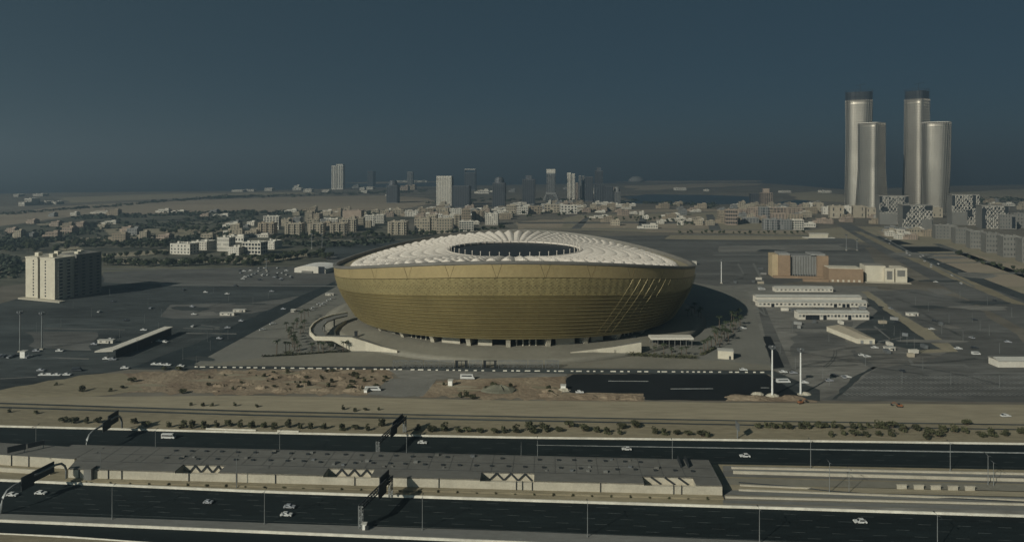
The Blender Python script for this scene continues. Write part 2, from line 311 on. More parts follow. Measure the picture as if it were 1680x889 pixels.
for k in range(34):                                # graded sand showing through the dirt, ruts and dark soil
    u, v = (prg.uniform(230,630), prg.uniform(611,643)) if k % 4 else (prg.uniform(720,915), prg.uniform(622,650))
    w, h = prg.uniform(8,34), prg.uniform(.8,2.6); q = [(u+w*cos(2*PI*i/10)*prg.uniform(.6,1.2)+h*3*sin(2*PI*i/10), v+h*sin(2*PI*i/10)*prg.uniform(.5,1.3)) for i in range(10)]
    patch('sand_patch', q, [SANDST, VERGE, DIRT][k % 3], 10 + k % 2*.5 + (k//2) % 3*.1, .7, 3)
strip('sand_flat', [(0,652),(420,649),(840,657),(1260,661),(1680,664)], [(0,662),(840,684),(1680,697)], SANDST, 12)
strip('sand_verge', [(0,661),(840,682),(1680,695)], [(0,698),(420,709),(840,717),(1260,722),(1680,728)], VERGE, 11)
strip('cycle_path', [(0,660.5),(420,674),(840,682.5),(1260,690),(1680,696)], [(0,663),(420,676.4),(840,684.5),(1260,692),(1680,698)], ASPHD, 14)
strip('cycle_path', [(0,667),(420,680),(840,688.5),(1260,697),(1680,704)], [(0,669.6),(420,682.6),(840,691),(1260,699),(1680,706)], ASPHD, 14)
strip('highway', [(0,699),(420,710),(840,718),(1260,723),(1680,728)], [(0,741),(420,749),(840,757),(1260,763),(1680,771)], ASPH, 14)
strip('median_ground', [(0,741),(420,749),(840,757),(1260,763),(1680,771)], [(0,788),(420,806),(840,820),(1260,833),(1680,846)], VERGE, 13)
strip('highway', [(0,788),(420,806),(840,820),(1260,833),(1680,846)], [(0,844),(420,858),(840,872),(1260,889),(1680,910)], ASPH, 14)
strip('shoulder', [(0,843),(420,857.5),(840,871.5),(1260,888),(1680,909)], [(0,855),(420,873),(840,890),(1260,909),(1680,930)], CONCG, 15)
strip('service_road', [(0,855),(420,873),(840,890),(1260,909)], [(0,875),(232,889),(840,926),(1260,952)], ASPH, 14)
strip('sand_verge', [(0,876),(232,890),(840,927)], [(0,990),(840,1040)], VERGE, 13)
# slip lane edge paint and lane dashes
def lanes(name, rows, L, seg, gap, w, m, u0=-300, u1=2000):
    mb = MB()
    for (a, b) in rows:
        P = G(u0, a + (b-a)*(u0/1680)); Q = G(u1, a + (b-a)*(u1/1680)); d = (Q-P).normalized(); q = Vector((-d.y,d.x,0))*w/2; t = 0; n = (Q-P).length
        while t < n:
            s, e = P+d*t, P+d*(t+seg); mb.add([(p.x,p.y,L*.012) for p in (s-q,e-q,e+q,s+q)], [(0,1,2,3)]); t += seg+gap
    return mb.obj(name, m, kind='stuff')
lanes('lane_marking', [(798,857),(805.5,867),(813.5,877.5),(821.5,888),(829.5,898)], 16, 4.5, 9, .24, LINEL)
lanes('lane_marking', [(712,737.5+6),(721,751),(730,759)], 16, 4.5, 9, .22, LINEL)
lanes('edge_line', [(790.5,849),(838,903),(701.5,731),(737.5,767)], 16, 60, .01, .22, LINEL)
patch('slip_lane_edge', [(880,730),(1260,735.5),(1480,739),(1900,746),(1900,748),(1480,741),(1260,737),(880,730.8)], LINE, 17)
patch('lot_line', [(998,624.6),(1064,625),(1064,626),(998,625.6)], LINE, 12)
patch('lot_line', [(1100,637.4),(1170,637),(1170,638.2),(1100,638.6)], LINE, 12)
patch('lot_line', [(1248,635.6),(1262,635.8),(1262,636.8),(1248,636.6)], LINE, 12)
# paint and kerbs on the car parks
for a in ([(265,467),(560,469),(560,470.6),(265,469)], [(290,461.5),(400,462),(400,463),(290,462.6)], [(72,538.5),(205,540.5),(205,541.5),(72,539.5)], [(48,585),(146,588),(146,590),(48,587)],
          [(305,546),(388,547),(388,548.6),(305,547.6)], [(300,538),(360,539.5),(360,540.5),(300,539)], [(0,621),(60,618),(60,619),(0,622)], [(140,440.5),(280,441),(280,442.4),(140,442)],
          [(1170,418),(1270,418),(1270,419.5),(1170,419.5)], [(1340,417.5),(1405,418),(1405,419.4),(1340,419)], [(1160,428),(1215,428),(1215,429),(1160,429)], [(1170,449),(1222,450),(1222,451.4),(1170,450.4)],
          [(1212,432),(1222,451),(1220,451),(1209,433)], [(1238,432),(1256,466),(1310,470),(1440,470),(1440,472),(1308,472),(1252,468),(1234,432)], [(1244,527),(1269,527.4),(1269,528.6),(1244,528.2)], [(1272,527.2),(1283,527.4),(1283,528.6),(1272,528.4)],
          [(1242,505),(1256,516),(1278,518),(1278,519),(1253,517.4),(1239,506)], [(1438,384.8),(1440,384.6),(1600,470),(1597,471)], [(330,533),(362,537),(348,541),(346,540.6),(358,537.4),(330,534)]):
    patch('kerb_line', a, CONCG, 14)
for a in ([(950,352.5),(1180,347.6),(1180,348.2),(950,353.2)], [(860,374.5),(1330,377.4),(1330,378.2),(860,375.3)], [(1060,367),(1160,365.4),(1160,366),(1060,367.6)], [(940,366.6),(1045,364.6),(1045,365.3),(940,367.3)], [(1130,385),(1330,386.6),(1330,387.5),(1130,385.9)],
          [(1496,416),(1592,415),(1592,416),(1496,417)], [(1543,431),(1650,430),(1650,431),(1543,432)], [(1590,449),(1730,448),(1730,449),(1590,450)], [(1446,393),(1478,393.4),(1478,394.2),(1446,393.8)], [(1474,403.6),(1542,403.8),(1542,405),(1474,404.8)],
          [(1445,377),(1560,376),(1560,377),(1445,378)], [(560,394),(640,391.5),(640,392.4),(560,395)], [(1250,500),(1256,516),(1254,516),(1248,500)], [(1300,600),(1345,600),(1345,601.4),(1300,601.4)], [(1130,449),(1170,449.5),(1170,450.5),(1130,450)], [(1440,560),(1480,553),(1481,554),(1441,561.5)], [(1436,535),(1464,558),(1462,558.5),(1433,536)]):
    patch('kerb_line', a, CONCG, 15)
dr = random.Random(77)
for k in range(46):                                # drifts of blown sand and dark worn patches on the lots
    if k % 3 == 2: u, v = dr.uniform(60,500), dr.uniform(480,590)
    else: u, v = dr.uniform(1150,1640), dr.uniform(400,640)
    if u < 560 and v > 470+(560-u)*.55: continue
    if 1150 < u < 1300 and v > 480: continue
    w, h = dr.uniform(14,60), dr.uniform(1.5,6); n = 9; q = [(u+w*cos(2*PI*i/n)*dr.uniform(.6,1.2)+h*2*sin(2*PI*i/n), v+h*sin(2*PI*i/n)*dr.uniform(.6,1.2)) for i in range(n)]
    patch('sand_drift' if k % 2 else 'worn_asphalt', q, [GRAVEL, ASPHR, ASPHD, ASPHL][k % 4] if u > 600 else [ASPHL, ASPHM, ASPHD][k % 3], 16 + k % 5, .8, 6)
trk = MB()
for k in range(40):
    u, v = (dr.uniform(1270,1640), dr.uniform(480,640)) if k % 2 else (dr.uniform(150,480), dr.uniform(470,590))
    if u < 560 and v > 470+(560-u)*.55: continue
    p = G(u, v); a = dr.uniform(-.6,.6)+(1.2 if dr.random()<.3 else 0); L_ = dr.uniform(20,90); bnd = dr.uniform(-.012,.012)
    for off in (-.8,.8):
        prev = None
        for i in range(9):
            t = a+bnd*i*L_/8; d = Vector((cos(t),sin(t),0)); c = p + Vector((cos(a+bnd*i*L_/16),sin(a+bnd*i*L_/16),0))*(L_*i/8) + Vector((-d.y,d.x,0))*off; q = Vector((-d.y,d.x,0))*.16; pr_ = (c-q, c+q)
            if prev: trk.add([(x.x,x.y,.27) for x in (prev[0],pr_[0],pr_[1],prev[1])], [(0,1,2,3)])
            prev = pr_
trk.obj('tyre_track', ASPHD, kind='stuff')
stalls = MB()
for v in (617,625.5,634.5,644.5):
    for k in range(58):
        u = 1405+k*8 - (v-617)*.9; a = G(u, v); b = a + Vector((1.5, -4.6, 0)); q = Vector((.22,0,0))
        stalls.add([(p.x,p.y,.165) for p in (a-q,b-q,b+q,a+q)], [(0,1,2,3)])
stalls.obj('parking_stall_paint', LINE, kind='stuff'); stalls = MB()
for v in (484,498,512,528,545,562):
    for k in range(70):
        u = 170+k*9-(v-480)*1.2
        if u > 535-(v-480)*1.8: break
        a = G(u, v); b = a + Vector((0, 4.6, 0)); q = Vector((.08,0,0)); stalls.add([(p.x,p.y,.165) for p in (a-q,b-q,b+q,a+q)], [(0,1,2,3)])
for k in range(40):
    for v in (396,404,412): a = G(1150+k*6, v); b = a+Vector((0,6,0)); q = Vector((.15,0,0)); stalls.add([(p.x,p.y,.165) for p in (a-q,b-q,b+q,a+q)], [(0,1,2,3)])
stalls.obj('parking_stall_paint', LINED, kind='stuff')

def longwall(name, label, cat, px, th, h, m, taper=.5, ext=True):
    if ext:
        (a,b),(c,d) = px[0],px[1]; (e,f),(g,k) = px[-2],px[-1]
        px = [(a-500,b-(d-b)/(c-a)*500)] + px + [(g+500,k+(k-f)/(g-e)*500)]
    o = MB().wall([G(u,v) for u,v in px], th, 0, h, taper).obj(name, m); return tag(o, label, cat)
longwall('concrete_barrier', 'long pale concrete barrier along the far edge of the far highway', 'barrier', [(0,700.5),(420,711),(840,719),(1260,724),(1680,729.5)], .7, .95, BARR)
longwall('concrete_barrier', 'wide pale concrete barrier between the station wall and the near highway', 'barrier', [(0,789),(420,807.5),(840,821.5),(1260,834.5),(1680,848)], 1.1, .9, BARR)
longwall('concrete_barrier', 'pale concrete barrier between the paved shoulder and the service road at the bottom', 'barrier', [(0,856),(420,874),(840,891.5),(1260,911)], .8, .95, BARR)
longwall('kerb_wall', 'low pale kerb beside the sandy verge in the bottom left corner', 'kerb', [(0,876),(110,881),(232,890)], .5, .45, BARR)
longwall('concrete_barrier', 'broken pale barrier in front of the shrubs on the far highway', 'barrier', [(338,704.5),(420,707)], .6, .8, BARR, ext=False)
longwall('concrete_barrier', 'short pale barrier beside the bushes left of the lattice gantry', 'barrier', [(455,708),(490,709)], .6, .8, BARR, ext=False)
# rail corridor east of the station
for i, (a, b, m) in enumerate([(766.5,774,CONCG),(774.5,784,ROOFG),(786,797,STONE2),(797,806,SANDST),(806,814,CONCG),(815,821,ROOFG),(822,828,CONCG),(829,836,ASPHR)]):
    patch('track_bed', [(1186,a-2),(1680,a+9),(2400,a+25),(2400,b+26),(1680,b+10),(1186,b-2)], m, 15)
for lab, px, h in (('low pale parapet wall nearest the far highway, east of the station', [(1200,769),(1680,779),(2300,792)], .9),
                   ('second pale parapet wall from the far highway, east of the station', [(1203,777),(1680,790),(2300,807)], 1.3),
                   ('thin pale wall in the middle of the rail corridor east of the station', [(1214,797),(1330,802)], .6),
                   ('pale low wall along the near tracks east of the station', [(1212,805),(1680,822),(2300,845)], .7),
                   ('pale low wall closest to the near highway, east of the station', [(1190,817),(1680,829),(2300,845)], .8)):
    longwall('parapet_wall', lab, 'wall', px, .7, h, CONC, ext=False, taper=1)
cb = MB().tube([G(u,v,.25) for u,v in ((1212,791),(1300,798),(1360,805),(1440,811),(1560,817),(1680,823),(2300,850))], .3, 5)
tag(cb.obj('cable_duct', STEELD), 'dark cable duct curving across the rail corridor', 'duct')
for i, u in enumerate((1480,1508,1536,1564,1592)):
    o = MB().box(-1.8,0,0,1.8,.5,1.7).box(-2,-.1,1.7,2,.6,1.85).obj('trackside_cabinet', CONC); o.location = G(u, 802.5+i*.7)
    tag(o, '%s pale trackside cabinet from the left in the row east of the station' % ORD[i], 'cabinet', 'trackside cabinets')
# ---------------------------------------------------------------- the stadium
SC = Vector((2, 598, 0))
st = thing('stadium', 'huge bowl-shaped golden stadium with a white ribbed membrane roof', 'stadium', SC)
ZB = 5.4
def zrim(th): return 51.7 - 8.3*cos(2*th) - 3.5*sin(th)
def RR(t): return 134.0 + 17.0*sin(PI/2*max(t, 0))**1.0
def zb(th): return ZB + 4.2*max(0, -sin(th))**3
def SP(t, th, d=0.0):
    r = RR(t) + d; return (r*cos(th), r*sin(th), zb(th) + t*(zrim(th)-zb(th)))
def sheet(mb, fn, na, nb, closed=False):
    vs = [fn(i/na, j/nb) for j in range(nb+1) for i in range(na if closed else na+1)]
    w = na if closed else na+1
    fs = [(j*w+i, j*w+(i+1)%w, (j+1)*w+(i+1)%w, (j+1)*w+i) for j in range(nb) for i in range(na)]
    return mb.add(vs, fs)
NA = 180
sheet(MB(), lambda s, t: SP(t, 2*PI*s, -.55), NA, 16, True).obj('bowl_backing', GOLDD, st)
NL, TL = 12, .60
MB().lathe([(160,.16),(150,1.3),(142,2.6),(136.5,3.35),(131,3.55),(100,3.6)], 120).obj('plinth_mound', STONE2, st, True)
GZ = 3.5
for k in range(NL):                                # horizontal louvre rings, each ring proud at its top edge
    t0, t1 = TL*k/NL, TL*(k+1)/NL; mb = MB()
    e = t1-t0; prof = [(t0,-.4),(t0+.0004,.1),(t0+e*.3,.25),(t0+e*.5,.42),(t0+e*.53,.0),(t0+e*.57,.2),(t1-e*.08,.85),(t1-.0004,.8),(t1-.0004,-.5)] if k == 0 else [(t0, -.5), (t0+e*.20, -.45), (t0+e*.22, .1), (t0+e*.5, .42), (t0+e*.53, .0), (t0+e*.57, .2), (t1-e*.08, .85), (t1-.0004, .8), (t1-.0004, -.5)]
    vs = [SP(t, 2*PI*i/NA, d) for t, d in prof for i in range(NA)]
    fs = [(j*NA+i, j*NA+(i+1)%NA, (j+1)*NA+(i+1)%NA, (j+1)*NA+i) for j in range(8) for i in range(NA)]
    mb.add(vs, fs).obj('louvre_ring', GOLD, st)
# band of pyramid facets with triangular openings
NF, NR = 360, 10; vs = []; fs = []; holes = MB()
for j in range(NR+1):
    t = .60 + .215*j/NR
    for i in range(NF):
        vs.append(SP(t, 2*PI*(i+.5*(j % 2))/NF, .3+.16*((i+j) % 2)))
for j in range(NR):
    for i in range(NF):
        a, b = j*NF+i, j*NF+(i+1) % NF; c, d = (j+1)*NF+i, (j+1)*NF+(i+1) % NF
        fs += ([(a,b,c),(b,d,c)] if j % 2 == 0 else [(a,d,c),(a,b,d)])
        q = (a, b, c) if j % 2 == 0 else (a, b, d)
        p = [Vector(vs[x]) for x in q]; ce = (p[0]+p[1]+p[2])/3; n = Vector((ce.x,ce.y,0)).normalized()*.06
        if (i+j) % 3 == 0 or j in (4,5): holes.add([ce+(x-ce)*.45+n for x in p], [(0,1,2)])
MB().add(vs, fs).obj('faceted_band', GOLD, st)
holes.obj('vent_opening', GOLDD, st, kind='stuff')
# top band: wide panels parted by narrow inverted triangles
def panel(name, lo, hi, m, dd=0.35):
    mb = MB(); n = 6; vs = []
    for t, (a, b) in ((.822, lo), (.996, hi)):
        for d in (dd, dd-.5):
            for i in range(n+1): vs.append(SP(t, rad(a+(b-a)*i/n), d))
    w = n+1; fs = []
    for i in range(n):
        fs += [(i,i+1,2*w+i+1,2*w+i), (w+i+1,w+i,3*w+i,3*w+i+1), (2*w+i,2*w+i+1,3*w+i+1,3*w+i), (i+1,i,w+i,w+i+1)]
    fs += [(0,2*w,3*w,w), (n,w+n,3*w+n,2*w+n)]
    mb.add(vs, fs).obj(name, m, st)
NP = 30; PT = 360/NP
for k in range(NP):
    a = k*PT + 1.5
    panel('crown_panel', (a+.18, a+PT-.18), (a+1.45, a+PT-1.45), GOLD2)
    panel('triangle_panel', (a+PT-.1, a+PT+.1), (a+PT-1.33, a+PT+1.33), GOLD2, .28)
for k in range(27):                                # slanting ribs on the east side; three in lighter gold to paint the glint
    th0 = -66+k*2.6; MB().tube([SP(.03+.79*i/10, rad(th0+8*i/10), 1.2) for i in range(11)], 0.15 if k in (14,15,17) else .08, 4).obj('slanting_rib', GOLD2 if k in (14,15,17) else GOLD, st)
# rim coping, gutter deck, roof membrane bays, tension ring, posts
def ringprof(name, prof, m, n=NA, zf=None):
    zf = zf or zrim
    vs = [(r*cos(2*PI*i/n), r*sin(2*PI*i/n), zf(2*PI*i/n)+dz) for r, dz in prof for i in range(n)]; q = len(prof)
    fs = [(j*n+i, j*n+(i+1) % n, ((j+1) % q)*n+(i+1) % n, ((j+1) % q)*n+i) for j in range(q) for i in range(n)]
    return MB().add(vs, fs).obj(name, m, st)
ringprof('rim_coping', [(151.8,-.5),(151.9,.7),(149.2,.9),(149.0,-2.6),(150.4,-2.6)], COPE)
ringprof('gutter_deck', [(149.1,-3.4),(147.6,-3.4),(147.5,-1.9),(136,-2.2),(136,-4.5),(149.1,-4.5)], TERR)
NB = 80; ZI = 54.0; RI = 58.0; RO = 138.0
for k in range(NB):
    mb = MB(); nx, ny = 8, 40
    def fn(s, t, k=k):
        th = 2*PI*(k+s)/NB; r = RO + (RI-RO)*t; w = 2*PI*r/NB
        z = (zrim(th)-1.9)*(1-t) + ZI*t + 1.4*sin(PI*t)
        e = abs(2*s-1)
        arch = abs(sin(PI*8*t))**.5
        b = w*(.31-.14*t)*(1-e**1.5)*(.42+.58*arch)
        if t == 0: b *= .75
        return (r*cos(th), r*sin(th), z+b)
    sheet(mb, fn, nx, ny)
    mb.add([fn(i/nx, 0) for i in range(nx+1)] + [(fn(i/nx,0)[0], fn(i/nx,0)[1], zrim(2*PI*(k+i/nx)/NB)-2.4) for i in range(nx+1)], [(i+nx+1,i+nx+2,i+1,i) for i in range(nx)])
    mb.obj('membrane_bay', MEMB, st)
flat = lambda th: 0.0
ringprof('tension_ring', [(58.6,ZI-.6),(58.6,ZI+.7),(57.0,ZI+.7),(57.0,ZI-.6)], MEMB, 112, flat)
ringprof('inner_gantry', [(56.8,ZI-3.0),(56.8,ZI-1.0),(56.2,ZI-1.0),(56.2,ZI-3.0)], STEELD, 112, flat)
for k in range(44):
    th = 2*PI*(k+.5)/44; mb = MB(); x, y = 56.4*cos(th), 56.4*sin(th)
    mb.tube([(x,y,ZI-3.2),(x,y,ZI+4.0)], .24, 5); mb.box(x-.4,y-.3,ZI+3.8,x+.4,y+.3,ZI+4.2)
    mb.obj('ring_post', MEMB, st)
MB().lathe([(108,46),(90,34),(62,14),(46,6),(46,5.2),(0.01,5.2)], 72).obj('seating_bowl', SEAT, st)
MB().lathe([(136,38),(108,46.1),(59,52.5)], 90).obj('roof_underside', STEELD, st)
# base: recessed entrance drum, wall segments, leaning fins
MB().lathe([(116,3),(116,9.0)], 120).obj('entrance_drum', DARK, st)
ringprof('soffit_edge', [(115,.2),(115,-.2),(133.2,-.2),(133.6,.1),(133.0,.2)], GOLDD, NA, zb)
NFN = 30
for k in range(NFN):
    th = rad(k*12+4); zt = zb(th); q = Vector((-sin(th), cos(th), 0))*1.5; e = Vector((cos(th), sin(th), 0))
    prof = [(116,3),(130.3,3),(131.5,zt*.5+1.8),(133.3,zt-.05),(116,zt-.05)]
    a = [e*r + q + Vector((0,0,z)) for r, z in prof]; b = [e*r - q + Vector((0,0,z)) for r, z in prof]
    MB().add(a+b, [(4,3,2,1,0),(5,6,7,8,9)] + [(i,(i+1)%5,(i+1)%5+5,i+5) for i in range(5)]).obj('concrete_fin', CONC, st)
    if k % 3 != 1:
        n = 4; mb = MB(); aa = [rad(k*12+4+2.6+i*(6.2 if k % 3 else 4.4)/n) for i in range(n+1)]
        mb.wall([(127.5*cos(t), 127.5*sin(t)) for t in aa], .8, 3, zt-.9).obj('base_wall', CONC, st)
    else:
        for j in (2.5, 4.5, 6.5, 8.5):
            t = rad(k*12+4+j); MB().tube([(127*cos(t),127*sin(t),3.2),(127*cos(t),127*sin(t),zt-.1)], .55, 8).obj('entrance_column', CONC, st)

# ---------------------------------------------------------------- ramps, gates and huts on the podium
PZ = .14
def ramp(name, label, outer, tops, inner, itops, deck, dz, soff):
    r = thing(name, label, 'ramp', (outer[0][0], outer[0][1], PZ)); o0 = Vector((outer[0][0], outer[0][1], 0))
    L = lambda P: [(p[0]-o0.x, p[1]-o0.y) for p in P]
    MB().wall(L(outer), .9, soff, tops).obj('parapet', CREAM, r)
    if inner: MB().wall(L(inner), .9, [0]*len(inner), itops).obj('inner_wall', CREAM, r)
    a = L(outer); b = L(deck); vs = [(p[0],p[1],z) for p, z in zip(a, dz)] + [(p[0],p[1],z) for p, z in zip(b, dz)]; n = len(a)
    MB().add(vs + [(x,y,max(0,z-.9)) for x,y,z in vs], [(i,i+1,n+i+1,n+i) for i in range(n-1)] + [(2*n+i+1,2*n+i,3*n+i,3*n+i+1) for i in range(n-1)] + [(n+i,n+i+1,3*n+i+1,3*n+i) for i in range(n-1)]).obj('deck', CONCG, r)
    return r
def top(u, v, z): p = G(u, v, z); return (p.x, p.y)
lo = [top(652,575,2.1), top(625,568.5,3.6), top(600,560.5,6.3), top(577,553.5,9.2), top(546,552.5,9.4), top(517,551.8,9.4), top(509,544,9.4), top(508.5,538,9.4), top(514,530,9.4), top(526,522,9.4), top(545,516,9.4), top(570,511.5,9.4)]
li = [(p[0]+q[0], p[1]+q[1]) for p, q in zip(lo, [(4,5),(1,7),(0,8),(-1,9),(1,9),(5,8),(8,4),(8.5,1),(8,-3),(7,-5),(5,-7),(2,-8)])]
r1 = ramp('curved_ramp', 'cream walled ramp left of the stadium that rises and curls back towards the bowl', lo, [2.1,3.6,6.3,9.2,9.4]+[9.4]*7, None, None, li,
     [.1,1.9,5.2,8.0,8.2]+[8.2]*7, [0,0,0,0,6.6]+[6.6]*7)
il = [top(550,540,5.5), top(549,533,6.5), top(555,525,7.5), top(568,517,8.5)]
MB().wall([(p[0]-lo[0][0], p[1]-lo[0][1]) for p in il], .9, [0,0,0,0], [1.6,2.4,3.4,4.2]).obj('inner_wall', CREAM, r1)
for k in range(4, 11):
    p = ((lo[k][0]+li[k][0])/2-lo[0][0], (lo[k][1]+li[k][1])/2-lo[0][1]); MB().tube([(p[0],p[1],0),(p[0],p[1],7.4)], .6, 8).obj('pier', CONCG, r1)
ro = [top(936,578,2.4), top(975,573.5,3.3), top(1010,569,4.9), top(1052,562,7.4)]
ri = [(p[0]+1.5, p[1]+8) for p in ro]
r2 = ramp('straight_ramp', 'tan walled ramp rising to the right in front of the stadium', ro, [2.4,3.3,4.9,7.4], None, None, ri, [.1,1.2,3.4,6.3], [0]*4)
for t in (.36, .62): 
    p = Vector(ro[0]).lerp(Vector(ro[3]), t) - Vector(ro[0]); MB().box(p.x-.1,p.y-.62,.1,p.x+.1,p.y-.4,7.2*t-1).obj('joint', STEELD, r2)
pl = thing('flat_canopy', 'long white flat canopy on slim posts right of the straight ramp', 'canopy', G(1068, 571)+Vector((0,0,PZ)))
wc = (1138-1068)*mpp(571); MB().box(0,0,5.6,wc,9,7.0).obj('canopy_roof', OFFW, pl)
for k in range(8):
    for y in (.6, 8.2): MB().tube([(1+k*(wc-2)/7,y,0),(1+k*(wc-2)/7,y,5.6)], .25, 6).obj('post', CONCG, pl)
MB().box(3,8.4,0,wc-6,8.9,4.6).obj('back_screen', DARK, pl)
def gate(u0, u1, dark, i):
    P = G(u0, 604)+Vector((0,0,.17)); w = (u1-u0)*mpp(604); h = 4.6
    g = thing('gate_screen', ('dark portal frame, %s in the line of gates before the forecourt' if dark else 'lattice ticket gate screen, %s in the line of gates before the forecourt') % ORD[i], 'gate', P, 0, 'gates at the front of the podium')
    m = STEELD if dark else STEEL
    fr = MB(); fr.bar((0,0,0),(0,0,h),.35); fr.bar((w,0,0),(w,0,h),.35); fr.bar((-.2,0,h),(w+.2,0,h),.4,.5); fr.obj('frame', m, g)
    if dark:
        MB().box(.3,.2,0,1.6,2.2,h-.4).obj('booth', DARK, g); MB().box(w-1.6,.2,0,w-.5,2.2,h-.4).obj('booth', DARK, g); MB().bar((w*.5,0,0),(w*.5,0,h),.35).obj('centre_post', m, g)
    else:
        for x in (.27,.73):
            lt = MB(); c = w*x
            for a in range(8): lt.bar((c+1.7*cos(PI*a/4), 0, 2.3+1.7*sin(PI*a/4)), (c+1.7*cos(PI*(a+1)/4), 0, 2.3+1.7*sin(PI*(a+1)/4)), .22)
            for a in range(4): lt.bar((c+1.7*cos(PI*a/4), 0, 2.3+1.7*sin(PI*a/4)), (c-1.7*cos(PI*a/4), 0, 2.3-1.7*sin(PI*a/4)), .14)
            lt.obj('lattice_wheel', STEEL, g)
for i, (a, b, d) in enumerate([(645,668,0),(671,693,0),(697,719,0),(722,744,0),(747,767,1),(770,790,0),(793,815,1),(818,840,0),(843,864,0),(868,890,0),(895,916,0)]): gate(a, b, d, i)
def simple(name, label, cat, u0, u1, vt, vb, dep, rz, m, roofm=None, door=True, win=0, group=None, base=.16, sidewin=0):
    P = G(u0, vb)+Vector((0,0,base)); s = mpp(vb); w = (u1-u0)*s; h = (vb-vt)*s
    b = thing(name, label, cat, P, rad(rz), group)
    MB().box(0,0,0,w,dep,h).obj('wall', m, b)
    MB().box(-.25,-.25,h,w+.25,dep+.25,h+.3).obj('roof', roofm or m, b)
    if door: MB().box(w*.72,-.06,0,w*.72+1.2,.0,min(2.2,h*.8)).obj('door', STEELD, b)
    for k in range(win): x = w*(k+.5)/(win+.5); MB().box(x-.7,-.08,h*.42,x+.7,.0,h*.72).obj('window', DARK, b)
    return b
simple('hut', 'pale beige hut standing alone on the right side of the paved podium', 'hut', 1178, 1202, 575.5, 588.5, 6.5, -14, CREAM, SHED, True, 0)
simple('utility_box', 'dark kiosk at the right of the straight ramp by the bowl', 'kiosk', 1036, 1043, 551, 562, 3, 0, STEELD, STEELD, False, base=.16)
simple('utility_box', 'dark kiosk behind the sloping wall of the curled ramp', 'kiosk', 581.5, 585.5, 545, 557, 2, 0, STEELD, STEELD, False)
simple('utility_box', 'white kiosk standing at the right tip of the stadium rim in the car park', 'kiosk', 1137, 1143, 429, 435, 5, 0, OFFW, SHED, False)

# ---------------------------------------------------------------- the station beside the highway
A = G(112, 786); B = G(1185, 815); ax = (B-A).normalized(); ay = Vector((-ax.y, ax.x, 0)); rz = math.atan2(ax.y, ax.x)
Ls = (B-A).length; D = 23.0; HS = 4.3
sta = thing('metro_station', 'long low metro station with grey roof and tan wall between the highways', 'station', A+Vector((0,0,.1)), rz)
def lx(u, v, z=HS): return (G(u, v, z)-A).dot(ax)
notch = []
for u0, u1, v in ((287,360,773),(530,609,780),(787,876,788),(1058,1143,797)): notch.append((lx(u0,v), lx(u1,v)))
poly = [(0,0)]
for a, b in notch: poly += [(a,0),(a+1.5 if 0 else a,6.4),(b,6.4),(b,0)]
pw_ = G(127,752,HS)-A; pw_ = (pw_.dot(ax), pw_.dot(ay)); poly += [(Ls,0),(Ls,D),(pw_[0]-12,D),(pw_[0]-12,pw_[1]),pw_]
body = MB(); body.prism(poly, 0, HS, False); body.obj('wall', CONC, sta)
rf = MB(); rf.prism(poly, HS-.5, HS+.003); rf.obj('roof', ROOFG, sta)
for a, b in notch: MB().box(a,0.003,0,b,.5,HS-.9).obj('well_wall', CONC, sta); MB().add([(a,.5,HS-3),(b,.5,HS-3),(b,6.395,HS-3),(a,6.395,HS-3)], [(0,1,2,3)]).obj('well_floor', CONC, sta)
zz = 0
for i, (a, b) in enumerate(notch):                 # zig-zag struts over the light wells
    w = b-a
    for k in range(3):
        x0 = a+w*(.2+.27*k); d = w*.125
        if i < 3: MB().bar((x0-d*.35,6.15,HS-2.9),(x0+d*.7,6.15,HS-.2),.3,.62).obj('well_strut', STEELD, sta); MB().bar((x0+d*.7,6.12,HS-.2),(x0+d*1.75,6.12,HS-2.9),.3,.62).obj('well_strut', STEELD, sta)
        else: MB().bar((x0-d*.2,6.15,HS-.2),(x0+d*1.4,6.15,HS-2.9),.3,.7).obj('well_strut', STEELD, sta)
vent = MB().box(-.6,-.4,0,.6,.4,.4).box(-.72,-.5,.4,.72,.5,.5).mesh('roof_vent', STEELD)
prv = random.Random(3)
for fy in (.82, .50):
    x = 34.0
    while x < Ls-8:
        if prv.random() < .88:
            o = bpy.data.objects.new('roof_vent', vent); COL.objects.link(o); o.parent = sta; o.location = (x, D*fy+prv.uniform(-.3,.3), HS)
        x += prv.uniform(6.2, 8.2)
pipe = MB().box(-.14,-.3,0,.14,-.02,HS-.2).mesh('downpipe', STEELD)
for u in (130,151,178,200,310,388,452,582,720,847,857,873,985,1105,1118):
    o = bpy.data.objects.new('downpipe', pipe); COL.objects.link(o); o.parent = sta; o.location = (lx(u, 786+(u-112)*.027, 0), 0, 0)
for x0 in (Ls-13, Ls-10):
    MB().box(x0,D-8,HS,x0+.5,D-.5,HS+1.6).obj('roof_rail', STEELD, sta)
sm = MB()
for k in range(1, int(Ls/8.5)): sm.box(k*8.5-.06, 7.2, HS+.004, k*8.5+.06, D-.5, HS+.05)
for y in (7.0, 14.6, D-.9): sm.box(.5, y, HS+.004, Ls-.5, y+.14, HS+.06)
sm.obj('roof_seam', STEELD, sta, kind='stuff')
for k in range(26):
    x, y, q = prv.uniform(30, Ls-20), prv.choice([9.2, 13.4, 20.6])+prv.uniform(-.5,.5), prv.uniform(.4,.9); MB().box(x-q,y-q*.7,HS,x+q,y+q*.7,HS+q).obj('roof_duct', prv.choice([CONCG,STEEL,ROOFG]), sta)
MB().box(0,-2.6,0,Ls,-.003,.6).obj('plinth', VERGE, sta)
a0 = G(-420,736.5); a1 = G(122,770.2); lw = (a1-a0).length
wb = thing('station_wing', 'recessed tan station wing at the left edge of the picture', 'station', a0+Vector((0,0,.1)), math.atan2((a1-a0).y,(a1-a0).x))
